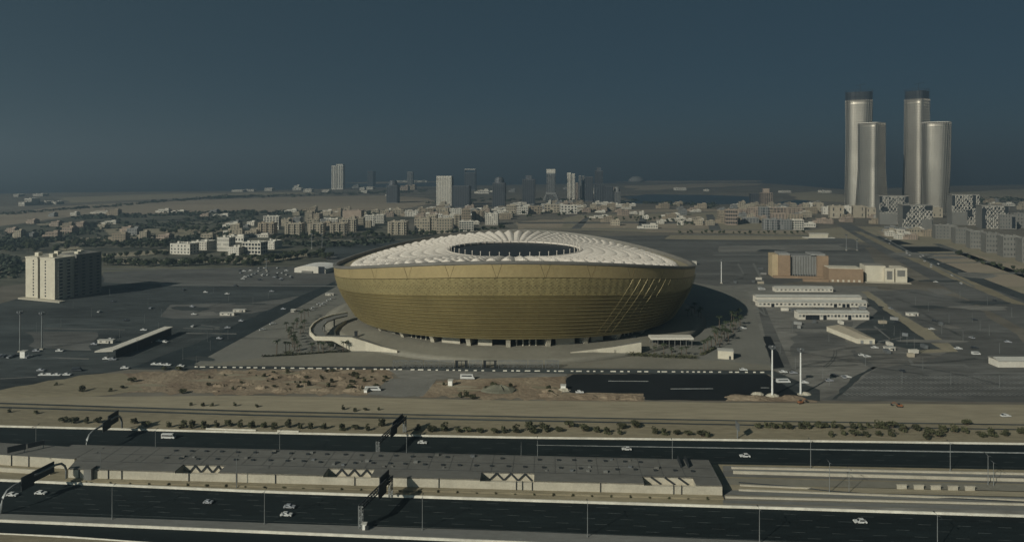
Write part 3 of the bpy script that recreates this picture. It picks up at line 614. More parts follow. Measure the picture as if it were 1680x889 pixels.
MB().box(0,0,0,lw,11,4.33).obj('wall', CONC, wb); MB().box(-.1,-.12,4.333,lw,11.1,4.4).obj('roof', ROOFG, wb); MB().box(0,-6,0,lw-6,-5.4,1.7).obj('front_wall', CONC, wb)
for f in (.82, .87): MB().box(lw*f,-.3,0,lw*f+.25,-.02,4.4).obj('downpipe', STEELD, wb)
simple('relay_hut', 'small tan block against the station wall beside the arched sign gantry', 'hut', 137, 150, 770, 790, 3, -3, CONCG, ROOFG, False)
# ---------------------------------------------------------------- sign gantries over the highways
def gantry(label, P0, P1, h, style, signs, cat='gantry'):
    P0 = Vector(P0); P1 = Vector(P1); d = P1-P0; n = d.length; g = thing('sign_gantry', label, cat, P0, math.atan2(d.y, d.x)); x = lambda t: n*t
    if style == 'arch':
        a = MB(); a.tube([(0,0,0),(0,0,h*.45),(.8,0,h*.72),(2.4,0,h*.92),(5,0,h),(n-5,0,h),(n-2.4,0,h*.92),(n-.8,0,h*.72),(n,0,h*.45),(n,0,0)], .45, 8); a.obj('arch', POLE, g, True)
    else:
        for t in (0, n):
            m = MB(); 
            for sx in (-.55,.55):
                for sy in (-.55,.55): m.bar((t+sx,sy,0),(t+sx,sy,h),.26)
            for k in range(6):
                z = h*k/6; zz = h*(k+1)/6; s = 1 if k % 2 else -1
                m.bar((t-.55*s,-.55,z),(t+.55*s,-.55,zz),.12); m.bar((t+.55*s,.55,z),(t-.55*s,.55,zz),.12); m.bar((t-.55,-.55*s,z),(t-.55,.55*s,zz),.12)
            m.obj('lattice_leg', POLE, g)
        m = MB()
        for sy in (-.6,.6):
            for z in (h, h-1.2): m.bar((-.6,sy,z),(n+.6,sy,z),.34)
        k = 0
        while k*1.6 < n:
            a, b = k*1.6, min(n, k*1.6+1.6); s = k % 2
            for sy in (-.6,.6): m.bar((a,sy,h-1.2 if s else h),(b,sy,h if s else h-1.2),.2)
            m.bar((a,-.6,h),(b,.6,h),.12); k += 1
        m.obj('truss', STEELD, g)
    for (t0, t1, z0, z1, sy) in signs:
        s = MB().box(x(t0),sy,z0,x(t1),sy+.35,z1).obj('sign_board', STEELD, g)
        b = MB()
        for k in range(3): b.bar((x(t0)+(x(t1)-x(t0))*(k+.5)/3,sy+.36,z0+.2),(x(t0)+(x(t1)-x(t0))*(k+.5)/3,sy+.36,z1-.2),.18)
        b.obj('bracket', STEEL, s)
    return g
g3 = gantry('lattice sign gantry spanning the far highway near the middle', (G(620,752).x, G(620,752).y, 0), G(664,709), 7.6, 'truss', [(.36,.60,4.6,9.2,-1.3),(.60,1.0,4.8,8.9,.9)])
g4 = gantry('lattice sign gantry spanning the near highway in front of the station', G(592,866), G(641,815), 8.0, 'truss', [(.48,.74,4.8,9.8,-1.3),(.70,1.02,4.8,10.2,.9)])
g1 = gantry('arched tube sign gantry over the far highway at the left', G(141,745), G(200,705), 8.2, 'arch', [(.40,.62,5.2,9.6,-.9),(.64,.94,5.0,10.2,.6)])
g2 = gantry('arched tube sign gantry over the near highway at the lower left', G(2,843), G(109,786), 8.0, 'arch', [(.26,.45,4.8,10.0,-.9),(.48,.82,5.2,9.4,.6)])
wg = thing('sign_gantry', 'dark sign board leaning over the station wing roof at far left', 'gantry', (G(12,748,4.7).x, G(12,748,4.7).y, 4.75), rad(40))
MB().box(0,0,1.2,6.5,.4,3.6).obj('sign_board', STEELD, wg); MB().box(7,0,1.4,13,.4,3.4).obj('sign_board', STEELD, wg)
for x in (.6, 6, 12.6): MB().bar((x,.6,0),(x,.6,3.4),.3).obj('post', POLE, wg)
cab = simple('control_cabinet', 'white control cabinet at the foot of the near lattice gantry', 'cabinet', 594.5, 600.5, 860.5, 870, 1.0, 0, WHITE, SHED, True, 0)
sg = thing('road_sign', 'grey road sign on a single post in the verge right of centre', 'sign', G(1210,719))
MB().tube([(0,0,0),(0,0,7)], .28, 8).obj('post', POLE, sg); MB().box(-.2,-2.4,4.2,.2,2.4,7.4).obj('sign_board', STEEL, sg)

# ---------------------------------------------------------------- lamp posts and floodlight masts
def lamp():
    r = thing('street_lamp', 'x', 'street lamp')
    MB().tube([(0,0,0),(0,0,.6)], .24, 8).obj('base', POLE, r); MB().tube([(0,0,.6),(0,0,11.6)], [.15,.085], 6).obj('pole', POLE, r)
    MB().tube([(0,-1.6,11.9),(0,-.6,11.75),(0,0,11.4),(0,.6,11.75),(0,1.6,11.9)], .06, 5).obj('bracket', POLE, r)
    for s in (-1,1): MB().box(-.16,s*1.5-.1,11.82,.16,s*2.4,11.96).obj('lamp_head', STEELD, r)
    return r
lp = lamp(); first = True
rows = {'in the row on the far highway': [(59,742),(255,750),(459,753),(667,760),(882,765),(1103,769),(1330,768),(1559,772)],
        'by the near wall of the station': [(165,787),(388,800),(1361,808),(1621,795)],
        'on the bottom shoulder': [(184,852),(434,860),(693,870),(964,881),(1246,892),(1538,903)]}
for k, l in rows.items():
    for i, (u, v) in enumerate(l):
        lab = 'double-arm street lamp, %s from left %s' % (ORD[i], k); g = 'street lamps along the highways'
        if first: lp.location = G(u,v); lp['label'] = lab; lp['group'] = g; first = False
        else: dup(lp, G(u,v), 0, lab, g)
for i, (u, v) in enumerate([(855,764),(1393,808),(1630,797)]):
    dup(lp, G(u,v), 0, 'shorter street lamp beside the rail corridor, %s from the left' % ORD[i], 'street lamps along the highways', .8)
n = 0
for (u, v) in [(100,537),(196,556),(243,500),(300,590),(265,520),(340,560),(375,494),(460,470),(322,603),(374,556),(237,530),(548,445),(150,520),(415,500),(350,480),(300,478),(120,505),(180,485),(440,490),(260,545),(225,575),(60,545),(345,575)]:
    dup(lp, G(u,v), 0, 'thin grey lamp post in the left car park, %s in reading order' % ORD[n], 'car park lamp posts', .62); n += 1
n = 0
for (u, v) in [(1514,606),(1500,572),(1467,550),(1488,565),(1477,560),(1523,510),(1557,530),(1608,542),(1623,550),(1502,500),(1595,528),(1440,500),(1545,548),(1580,560),(1640,580),(1450,535),(1360,560),(1300,545),(1280,580),(1660,520),(1620,500),(1575,490),(1420,600),(1480,630),(1560,632),(1640,636),(1350,622),(1361,632),(1305,606)]:
    dup(lp, G(u,v), 0, 'thin grey lamp post in the right car park, %s in reading order' % ORD[n], 'car park lamp posts', .62); n += 1
def mast(label, u, v, h, m=MAST, base=True):
    r = thing('floodlight_mast', label, 'floodlight', G(u, v))
    MB().tube([(0,0,.5),(0,0,h)], [.55,.34], 8).obj('pole', m, r); MB().box(-1.1,-1.1,0,1.1,1.1,.7).obj('plinth', CONC, r)
    MB().lathe([(1.3,h-1.6),(1.5,h-1.4),(1.5,h-1.2),(1.3,h-1.1)], 10).obj('platform', STEEL, r)
    for k in range(6):
        t = PI*k/3; x, y = 1.5*cos(t), 1.5*sin(t); MB().box(x-.45,y-.45,h-.9,x+.45,y+.45,h).obj('lamp_head', STEEL, r)
    return r
mast('tall white floodlight mast, left of the pair beside the black lot', 1267, 650, 27.5)
mast('tall white floodlight mast, right of the pair beside the black lot', 1313.5, 648, 25.5)
mast('white floodlight mast in the car park right of the stadium', 1183.5, 465, 25.5)
mast('grey floodlight mast, left of the pair in the left car park', 33, 577, 27.5, POLE)
mast('grey floodlight mast, right of the pair in the left car park', 69, 573, 25.5, POLE)
mast('distant floodlight mast, left of the pair before the housing estate', 511.5, 408, 23, POLE)
mast('distant floodlight mast, right of the pair before the housing estate', 528.5, 407, 22, POLE)
mast('distant floodlight mast beside the diagonal road on the right', 1388.5, 411, 24, POLE)
mast('shorter distant mast right of the mast beside the diagonal road', 1406, 411, 17, POLE)
mast('slim floodlight mast left of the white tent among parked cars', 437, 443, 14, POLE)

# ---------------------------------------------------------------- vehicles
CARW = mat('white_car_paint', (.52,.52,.49), var=.03, rough=.3, spec=.5); CARS = mat('silver_car_paint', (.36,.37,.38), var=.03, rough=.3, metal=.3, spec=.5); CARB = mat('dark_car_paint', (.04,.045,.05), var=.05, rough=.3, spec=.5)
def carbody(L=4.5, w=1.8, h=1.45, van=False):
    if van: prof = [(-L/2,.35),(L/2,.35),(L/2,.95),(L/2-.5,1.25),(L/2-1.1,h),(-L/2,h)]
    else: prof = [(-L/2,.35),(L/2,.35),(L/2,.75),(L/2-.15,.86),(L*.22,.96),(L*.06,h),(-L*.28,h),(-L*.42,1.0),(-L/2,.92)]
    n = len(prof); mb = MB(); k = lambda z: w/2*(1 if z < 1.0 else .84)
    mb.add([(x,-k(z),z) for x, z in prof] + [(x,k(z),z) for x, z in prof], [tuple(range(n)), tuple(range(2*n-1,n-1,-1))] + [((i+1)%n,i,i+n,(i+1)%n+n) for i in range(n)]); return mb
def glazing(L, h, w):
    mb = MB()
    for s in (-1,1):
        p = [(-L*.36,1.0),(L*.17,1.0),(L*.045,h-.09),(-L*.27,h-.09)]
        q = [(x, s*(w/2*.96 if z < 1.05 else w/2*.845+.012), z) for x, z in p]; mb.add(q, [(0,1,2,3) if s < 0 else (3,2,1,0)])
    a = w*.42; mb.add([(L*.215,-a,1.0),(L*.215,a,1.0),(L*.075,a*.9,h-.05),(L*.075,-a*.9,h-.05)], [(0,1,2,3)]); mb.add([(-L*.43,a,1.0),(-L*.43,-a,1.0),(-L*.30,-a*.9,h-.05),(-L*.30,a*.9,h-.05)], [(0,1,2,3)])
    return mb
wheel_me = MB().tube([(0,-.12,0),(0,.12,0)], .34, 12).mesh('wheel', RUBBER)
def car(label, u, v, rzd=0, m=CARW, van=False, L=4.6, h=1.48, group='cars on the highways', cat='car', name='car'):
    r = thing(name, label, cat, G(u, v)+Vector((0,0,.17)), rad(rzd), group)
    carbody(L, 1.85, h, van).obj('body', m, r)
    if van:
        mb = MB()
        for s in (-1,1): mb.box(-L*.44, min(s*.80,s*.95), h*.55, L*.36, max(s*.80,s*.95), h*.80)
        mb.obj('side_window', DARK, r); MB().box(L/2-.62,-.78,1.3,L/2-.42,.78,h*.86).obj('windscreen', DARK, r)
    else: glazing(L, h, 1.85).obj('glazing', DARK, r)
    for x in (-.31, .31):
        for s in (-1, 1):
            o = bpy.data.objects.new('wheel', wheel_me); COL.objects.link(o); o.parent = r; o.location = (L*x, s*.84, .34)
    for s in (-1,1): MB().box(L/2-.12,s*.72-.16,.62,L/2+.02,s*.72+.16,.76).obj('headlight', WHITE, r)
    r.scale = (.9,.9,.9); return r
car('white minibus with dark windows on the far highway at the left', 276.5, 719.5, -2.5, CARW, True, 6.9, 2.6, cat='bus', name='minibus')
car('white car on the far highway right of the middle lattice gantry', 693, 728, -2.5)
car('white car on the far highway above the right half of the station', 1028, 738.5, 177.5)
car('white car on the far highway just right of the station end', 1222, 750, 177.5, CARW, False, 4.8, 1.7)
car('white car beside the arch foot of the lower left gantry', 20, 814, -3.5)
car('white car on the near highway, second from the left', 67, 811, -3.5)
car('white car on the near highway in front of the second light well', 470, 846.5, -3.5)
car('silver car following in the lane beyond the white car on the near highway', 475, 833.5, -3.5, CARS)
car('small grey car on the near highway below the first light well', 341.5, 826, -3.5, CARS, False, 3.6, 1.4)
car('white car on the near highway at the lower right', 1411, 858, 176.5, CARW, False, 4.8, 1.6)
# far parked cars: one mesh each
def farcar(label, u, v, rzd, L, h, m, group, van=False, cat='car', name='parked_car', _c={}):
    k = (L, h, van)
    if k not in _c:
        mb = carbody(L, 1.9, h, van); nb = len(mb.f); g = MB().box(-L*.4,-.96,h*.62,L*.3,.96,h*.84) if van else glazing(L, h, 1.85); mb.add(g.v, g.f); _c[k] = (mb, nb)
    mb, nb = _c[k]; kk = k + (m.name,)
    if kk not in _c:
        me = mb.mesh(name, [m, DARK]); 
        for i, p in enumerate(me.polygons): p.material_index = 0 if i < nb else 1
        _c[kk] = me
    o = bpy.data.objects.new(name, _c[kk]); COL.objects.link(o); o.location = G(u,v)+Vector((0,0,.16)); o.rotation_euler = (0,0,rad(rzd)); return tag(o, label, cat, group)
pr = random.Random(8)
side = [(431,542),(447.5,532.5),(515,506),(524,500),(533,498.5),(529,502),(540,494),(546,491),(511,510)]
for i, (u, v) in enumerate(side): farcar('white parked car along the left edge of the paved podium, %s from the bottom' % ORD[[0,1,3,5,6,4,7,8,2][i]], u, v, 40, 4.8, 1.6, CARW, 'cars along the podium edge')
for i in range(34):
    u = pr.uniform(392,488); v = pr.choice([441,445,449,452,455,459]) + pr.uniform(-1,1)
    c = pr.choice([CARW,CARW,CARW,CARS,CARB])
    farcar({CARW:'small white car',CARS:'small silver car',CARB:'small dark car'}[c] + ' in the car cluster left of the white tent', u, v, pr.choice([85,95,5]), 4.6, 1.5, c, 'cars left of the white tent')
for (u, v, t, m, L, h, van) in [(262,561,'white car in the open just right of the long car park canopy',CARW,4.8,1.6,False),(236,542.5,'white car at the far end of the long canopy',CARW,4.8,1.6,False),(98,577,'white car right of the grey mast pair in the left car park',CARW,4.8,1.7,False),
        (60,577,'silver car at the foot of the right grey mast',CARS,4.8,1.7,False),(175,590,'white car at the near end of the long canopy',CARW,4.8,1.7,False),(185,591,'silver car at the near end of the long canopy',CARS,4.8,1.7,False),
        (205,605,'white car on the road at the corner of the dirt field',CARW,4.8,1.6,False),(67,609,'white saloon car alone in the lower part of the left car park',CARS,4.6,1.5,False),(126,609,'long dark van near the dirt field on the left',CARB,6,2.2,True),
        (373,483,'white saloon car by the long kerb in the left car park',CARW,4.6,1.5,False),(155,566,'silver car near the trailer left of the long canopy',CARS,4.6,1.5,False),
        (767,622,'white lorry parked on the road before the forecourt gates',CARW,8.5,2.9,True),(612,641,'white van parked on the grey gravel lot',CARW,9,2.3,True),(951,645,'white car at the edge of the black lot',CARW,4.4,1.5,False),
        (1435,571.5,'white saloon car near the beige shed in the right car park',CARW,4.6,1.6,False),(1572,573,'white car at the corner of the dusty track',CARW,5,1.7,False),(1601,582,'white van in the open on the right car park',CARW,5.2,2.1,True),(1599,572,'dark car behind the van on the right car park',CARB,4.6,1.5,False),
        (1390,620,'white car on the pale road right of the mast pair',CARW,4.4,1.5,False),(1361,626,'silver car near the right mast of the pair',CARS,4.6,1.5,False),(1285,611.5,'white car on the road between the two white masts',CARW,4.8,1.5,False),
        (1285,628,'white lorry on the black lot between the two masts',CARW,8,2.3,True),(1320,629,'white car right of the right mast of the pair',CARW,4.6,1.5,False),(1414,584,'white car on the middle of the right car park',CARW,4.2,1.5,False),
        (1535,463.5,'white car on the diagonal road at the right',CARW,4.6,1.6,False),(1250,476,'white van left of the white sheds',CARW,7,2.2,True),(1218,540,'white car on the podium beside the palm rows',CARW,6.5,1.8,False),
        (1220,608,'white car at the right end of the barrier line',CARW,4.6,1.5,False),(1497,387,'white van on the plot beside the lattice blocks',CARW,9,3.0,True),(1650,684,'white pickup on the sand flat at the far right',CARW,4.6,1.6,False)]:
    farcar(t, u, v, pr.uniform(-8,8), L, h, m, 'vehicles parked round the stadium', van, 'van' if van else 'car', 'parked_van' if van else 'parked_car')
for i, u in enumerate((70,79,83,94,110)): farcar('white car in the short row above the dirt field, %s from the left' % ORD[i], u, 616.5-(i==4)*.5, 0, 4.6, 1.5, CARW, 'short row of white cars')
for i, (u, v) in enumerate([(254,599),(264,599.3),(275,600),(297,602)]): farcar('white car at the top corner of the dirt field, %s from the left' % ORD[i], u, v, 0, 4.4, 1.5, CARW, 'cars at the corner of the dirt field')
for i, (u, v) in enumerate([(3,585),(9,586),(17,587),(24,585),(47,587)]): farcar('dark car at the left edge of the left car park, %s from the left' % ORD[i], u, v, 80, 4.6, 1.5, CARB if i % 2 else CARS, 'cars at the left edge of the car park')
for i in range(14):
    u = pr.uniform(1425,1600); v = 384+(u-1440)*.54+pr.uniform(-5,8); farcar('tiny pale vehicle on the second road of the right-hand district', u, v, 70, 4.8, 1.7, CARW, 'vehicles along the second road')
for i in range(46):
    if i % 2: u, v = pr.uniform(1280,1660), pr.uniform(478,650)
    else: u, v = pr.uniform(120,470), pr.uniform(462,590)
    if (u < 560 and v > 470+(560-u)*.5) or (1236 < u < 1440 and 465 < v < 530): continue
    c = pr.choice([CARW,CARS,CARS,CARB,CARB])
    farcar('%s car left standing in the open of the %s car park' % ({CARW:'white',CARS:'silver',CARB:'dark'}[c], 'right' if u > 800 else 'left'), u, v, pr.choice([0,5,85,92,-20]), 4.5, 1.5, c, 'cars scattered over the car parks')
dg = thing('excavator', 'orange excavator working on the sand flat at the right', 'excavator', G(1476,667.5), rad(170))
MB().box(-2,-1.3,.1,2,-.6,.9).box(-2,.6,.1,2,1.3,.9).obj('track', RUBBER, dg); MB().box(-1.8,-1.2,.95,1.6,1.2,1.9).obj('body', RED, dg); MB().box(.2,.1,1.9,1.5,1.2,2.9).obj('cab', DARK, dg)
MB().tube([(1.6,-.3,1.6),(3.6,-.3,3.4),(5.4,-.3,2.4)], .25, 6).obj('boom', RED, dg); MB().box(5.1,-.9,1.0,6.0,.3,2.3).obj('bucket', STEELD, dg)
dg.scale = (.7,.7,.7); dg2 = dup(dg, G(1313,662), rad(20), 'orange excavator on the sand below the right mast of the pair', None, .7)
# row of white plastic barriers along the road
bm0 = MB().add([(-1,-.28,0),(1,-.28,0),(1,.28,0),(-1,.28,0),(-.98,-.12,.6),(.98,-.12,.6),(.98,.12,.6),(-.98,.12,.6)], [(3,2,1,0),(4,5,6,7),(0,1,5,4),(1,2,6,5),(2,3,7,6),(3,0,4,7)])
brm = bm0.mesh('road_barrier', BARR); u = 322.0; n = 0
for u0 in (0,):
    while u < 1262:
        w = pr.choice([.7,.8,1.0,1.2,1.7]); pxw = w*2/mpp(606)
        o = bpy.data.objects.new('road_barrier', brm); COL.objects.link(o); o.location = G(u, 602.6+min(u-322,480)*.013+max(0,u-802)*.006)+Vector((0,0,.16)); o.scale = (w, 1, 1); o.rotation_euler = (0,0,rad(pr.uniform(-3,3)))
        tag(o, 'white plastic barrier in the broken line along the podium road', 'barrier', 'white barriers along the podium road'); n += 1
        u += pxw + pr.choice([5,5,6,7,9,14])
# ---------------------------------------------------------------- buildings
def win_grid(mb, w, h, dep, floors, cols, faces, ww=.55, wh=.5, z0=.6, t=.08, skip=0.0, rg=None):
    for f in faces:
        n = cols if f in 'FB' else max(2, int(cols*dep/w)); W_ = w if f in 'FB' else dep
        for i in range(floors):
            for k in range(n):
                if rg and rg.random() < skip: continue
                c = W_*(k+.5)/n; a = W_/n*ww/2; za = z0+(h-z0)*(i+.5-wh/2)/floors; zb = z0+(h-z0)*(i+.5+wh/2)/floors
                if f == 'F': mb.box(c-a,-t,za,c+a,.0,zb)
                elif f == 'L': mb.box(-t,c-a,za,0,c+a,zb)
                elif f == 'R': mb.box(w,c-a,za,w+t,c+a,zb)
    return mb
def block(name, label, u0, u1, vt, vb, dep, rz, m, floors=5, cols=6, group=None, style=0, roof=ROOFT, cat='building', seed=0, faces=None, ww=.5, base=.16, glass=DARK):
    P = G(u0, vb)+Vector((0,0,base)); s = mpp(vb); w = (u1-u0)*s; h = (vb-vt)*s*.97; rg = random.Random(seed or int(u0*7+vb))
    b = thing(name, label, cat, P, rad(rz), group); faces = faces or ('FL' if u0 > 840 else 'FR')
    MB().box(0,0,0,w,dep,h).obj('wall', m, b)
    pm = MB(); e = .35
    for q in ((-.15,-.15,w+.15,e),(-.15,dep-e,w+.15,dep+.15),(-.15,e,e,dep-e),(w-e,e,w+.15,dep-e)): pm.box(q[0],q[1],h+.002,q[2],q[3],h+1.0)
    pm.obj('parapet', m, b); MB().box(e,e,h+.002,w-e,dep-e,h+.25).obj('roof', roof, b)
    for k in range(2 if w > 14 else 1):
        x = w*(.12+.5*k)+rg.uniform(0,w*.15); y = dep*rg.uniform(.25,.6); q = rg.uniform(2.5,4.5); MB().box(x,y,h+.26,x+q,y+q*.8,h+rg.uniform(2.2,3.6)).obj('stair_head', m, b)
    if style == 1:                                  # projecting bays with dark recesses between
        nb = max(2, int(w/9)); g = MB()
        for k in range(nb):
            x0 = w*(k+.12)/nb; x1 = w*(k+.66)/nb; bay = MB().box(x0,-1.6,0,x1,-.003,h*rg.uniform(.93,1.04)).obj('bay', m, b)
            c = (x0+x1)/2; a = (x1-x0)*.16
            for i in range(floors):
                za = h*(i+.28)/floors; zb = h*(i+.78)/floors; g.box(c-a,-1.68,za,c+a,-1.6,zb); x2 = w*(k+.7)/nb; x3 = w*(k+1.08)/nb; g.box(x2,-.08,za,min(x3,w*.995),0,zb)
        win_grid(g, w, h, dep, floors, cols, faces.replace('F',''), ww, .5); g.obj('glazing', glass, b, kind='stuff')
    elif style == 2:                                # framed grid front
        g = win_grid(MB(), w, h, dep, floors, cols, faces, .72, .62); g.obj('glazing', glass, b, kind='stuff')
        f = MB()
        for i in range(floors+1): z = .3+(h-.6)*i/floors; f.box(-.1,-.5,z-.3,w+.1,-.1,z+.3)
        f.obj('floor_band', m, b, kind='stuff')
    elif floors: win_grid(MB(), w, h, dep, floors, cols, faces, ww, .5, rg=rg, skip=.08).obj('glazing', glass, b, kind='stuff')
    return b
# housing estate before the far towers
row1 = [(423,450,366,387,BEIGE2,1,'tan'),(467,495,367,387,BEIGE,1,'beige'),(506,530,367,386.5,BEIGE,1,'beige'),(541,568,367,387,BEIGE,1,'beige'),(636,667,364,385,BEIGE,1,'beige'),(680,705,358,383.5,BEIGE,0,'beige'),(716,742,359,383,BEIGE,0,'beige'),(753,777,363.5,383,OFFW,2,'off-white'),(796,817,351,369,OFFW,0,'off-white')]
for i, (a,b,t,v,m,s,c) in enumerate(row1):
    block('apartment_block', '%s apartment block in the front row of the housing estate, %s from the left' % (c, ORD[i]), a, b, t, v, 16+(i%3)*4, -4+i%4*3, m, 5, 6, 'apartment blocks of the housing estate', s)
row2 = [(432,458,355,371,OFFW,2),(461,474,360,371,BEIGE,0),(500,512,348,366,BEIGE,0),(514,524,351,366,BEIGE2,0),(504,522,360,380,BEIGE,0),(535,554,359.5,376,OFFW,2),(556,584,360,380,BEIGE,1),(586,596,358,377,BEIGE,0),(597,614,354,371,OFFW,0),(615,630,353,366,OFFW,2),(700,716,353,378,BEIGE,0),(745,756,353,374,BEIGE,1),(758,772,344,366,BEIGE2,0),(774,794,346,364,BEIGE2,1),(708,726,352,371,OFFW,0),(480,492,358,370,GREYW,0)]
for i, (a,b,t,v,m,s) in enumerate(sorted(row2)):
    block('apartment_block', '%s block in the second row of the housing estate, %s from the left' % ({'off_white_render':'off-white','beige_render':'beige','tan_render':'tan','grey_render':'grey'}[m.name], ORD[i]), a, b, t, v, 15+(i%3)*4, -5+i%5*3, m, 5, 5, 'apartment blocks of the housing estate', s)
block('plain_block', 'wide windowless pinkish block rising behind the housing estate', 562, 593, 345.5, 366, 26, -3, PINK, 0)
row3 = [(640,662,345,354),(664,686,347,355.5),(688,710,343,352),(712,735,342,351),(738,757,343,352),(830,846,337,350),(848,866,340,352),(868,890,339,351),(893,918,336,349),(920,947,337,351),(820,838,352,360)]
for i, (a,b,t,v) in enumerate(sorted(row3)):
    block('low_block', 'small distant cream block behind the estate below the skyline towers, %s from the left' % ORD[i], a, b, t, v, 22, -3+i%3*4, [BEIGE,OFFW,BEIGE2][i%3], 3, 5, 'low blocks below the skyline')
for i, (a,b,t,v) in enumerate([(30,40,332,338),(40,52,326,337),(62,76,331,336),(80,92,331.5,335.5),(22,30,319,323),(54,70,318.5,322),(380,398,312,315),(400,416,311.5,314.5),(434,446,309,313.5),(480,494,308.5,312.5),(498,511,310.5,315.5),(528,540,312,315.5),(590,598,308,312.5),(600,612,307,311),(640,700,296.5,299),(592,602,313,317),(1108,1126,308.5,312.5),(1158,1164,311.5,314),(1282,1298,313.5,316.5),(1348,1364,313,316.5)]):
    block('far_shed', 'hazy pale low building far off on the plain, %s in order from the left edge' % ORD[i], a, b, t, v, 40, 0, OFFW, 2, 5, 'far low buildings on the plain', faces='F')
# skyline towers
def tower(label, u0, u1, vt, vb, dep, m, floors=24, cols=6, rz=-6, crown=None, glass=DARK, ww=.6):
    P = G(u0, vb); s = mpp(vb); w = (u1-u0)*s; h = (vb-vt)*s; b = thing('tower_block', label, 'tower', P, rad(rz), None)
    MB().box(0,0,0,w,dep,h).obj('shaft', m, b)
    g = MB()
    for k in range(cols):
        c = w*(k+.5)/cols; a = w/cols*ww/2; g.box(c-a,-.4,h*.06,c+a,.0,h*.96)
    for k in range(cols): c = dep*(k+.5)/cols; a = dep/cols*ww/2; g.box(w,c-a,h*.06,w+.4,c+a,h*.96); g.box(-.4,c-a,h*.06,0,c+a,h*.96)
    g.obj('glazing', glass, b, kind='stuff')
    fb = MB()
    for i in range(1, floors): z = h*(.06+.9*i/floors); fb.box(-.55,-.55,z-.5,w+.55,dep+.55,z+.5)
    fb.obj('floor_band', m, b, kind='stuff')
    if crown == 'frame':
        for x in (0, w-3): MB().box(x,.5,h+.003,x+3,dep-.5,h+14).obj('crown_pier', m, b)
        MB().box(0,.6,h+14,w,dep-.6,h+18).obj('crown_beam', OFFW, b)
    elif crown == 'cap': MB().box(-1,-1,h+.003,w+1,dep+1,h+14).obj('crown', OFFW, b)
    elif crown == 'round': MB().lathe([(w*.42,h),(w*.4,h+8),(w*.3,h+15),(0.01,h+18)], 16, w/2, dep/2).obj('crown', m, b)
    elif crown == 'step': MB().box(w*.25,dep*.2,h+.003,w*.75,dep*.8,h+12).obj('crown', m, b)
    return b
TP, TD, TW = OFFW, TOWG, GREYW
t1 = tower('tall pale tower standing alone at the left of the skyline', 544, 551, 272, 311, 30, TP, 30, 2, ww=.3); 
tower('taller twin slab joined to the right of the lone pale tower', 551.5, 563, 269.5, 311, 34, TP, 30, 3, ww=.3)
tower('slim pale tower right of the lone tower', 668, 677, 282, 311, 26, GREYW, 24, 3)
tower('dark squat tower with a flat crown left of the big pale slab', 634, 652, 304, 333, 34, TD, 16, 6, crown='round')
tower('big pale square slab tower in the middle of the skyline', 716, 741, 289, 338, 34, OFFW, 22, 9, ww=.25)
tower('dark wide tower right of the big pale slab', 742.5, 770, 305, 341, 36, TD, 18, 7)
tower('glassy tower with an open frame crown behind the dark wide tower', 762, 780, 283, 312, 40, TD, 20, 5, crown='frame')
tower('dark tower with rounded crown right of the frame-crowned tower', 808, 828, 300, 343, 36, TD, 22, 6, crown='round')
tower('dark plain tower behind the stadium roof centre', 857, 877, 294, 336, 36, TD, 22, 6, crown='step')
tb = tower('tall slender tower with white cap on a flared base', 897, 910.5, 284, 329, 36, GREYW, 26, 4, crown='cap')
for k in range(4): s_ = mpp(329); MB().box(-3-3*(3-k),-3,0,13.5*s_+3+3*(3-k),36,8+7*k).obj('base_step', GREYW, tb)
tower('pale slab tower, left one of the close pair right of the white-capped tower', 930.5, 937, 283.5, 328, 30, TP, 26, 2, ww=.3)
tower('pale slab tower, right one of the close pair right of the white-capped tower', 938.5, 943, 285, 328, 30, TP, 26, 2, ww=.3)
tower('slim pale-topped tower left of the dark cluster', 944.5, 948, 300, 329, 26, PINK, 24, 2)
tower('slim pale-topped tower touching the dark cluster', 949.5, 953.5, 288, 328, 26, GREYW, 24, 2)
tower('second slim pale-topped tower touching the dark cluster', 955, 959, 288.5, 327, 26, GREYW, 24, 2)
tower('dark glass tower, leftmost of the dark cluster', 960, 973, 290, 331, 40, TD, 24, 4)
tower('tallest hazy dark tower in the dark cluster', 976, 989, 280, 325, 40, TD, 24, 4, crown='step')
tower('dark tower in the right half of the dark cluster', 975, 991, 302, 332, 36, TD, 18, 4)
tower('dark block tower, right end of the dark cluster', 992, 1006, 306, 334, 36, TD, 18, 4)
tower('grey rounded tower at the right end of the dark cluster', 1007, 1018, 315, 334, 30, GREYW, 12, 4, crown='round')
tower('low dark tower block left of the twin plaza towers', 1233, 1250, 318, 338, 30, TD, 10, 5)
tower('tan tower block with pale roof left of the twin plaza towers', 1250, 1267, 316, 339, 30, PINK, 10, 5, crown='step')
tower('faint hazy tower behind the desert right of the lone pale tower', 603, 612, 281, 305, 60, TD, 20, 3)
dm = thing('domed_hall', 'faint hazy domed hall far off right of the dark cluster', 'hall', G(1044,298.5)); MB().lathe([(60,0),(60,12),(52,26),(34,38),(14,44),(.01,45)], 24).obj('dome', GREYW, dm, True)
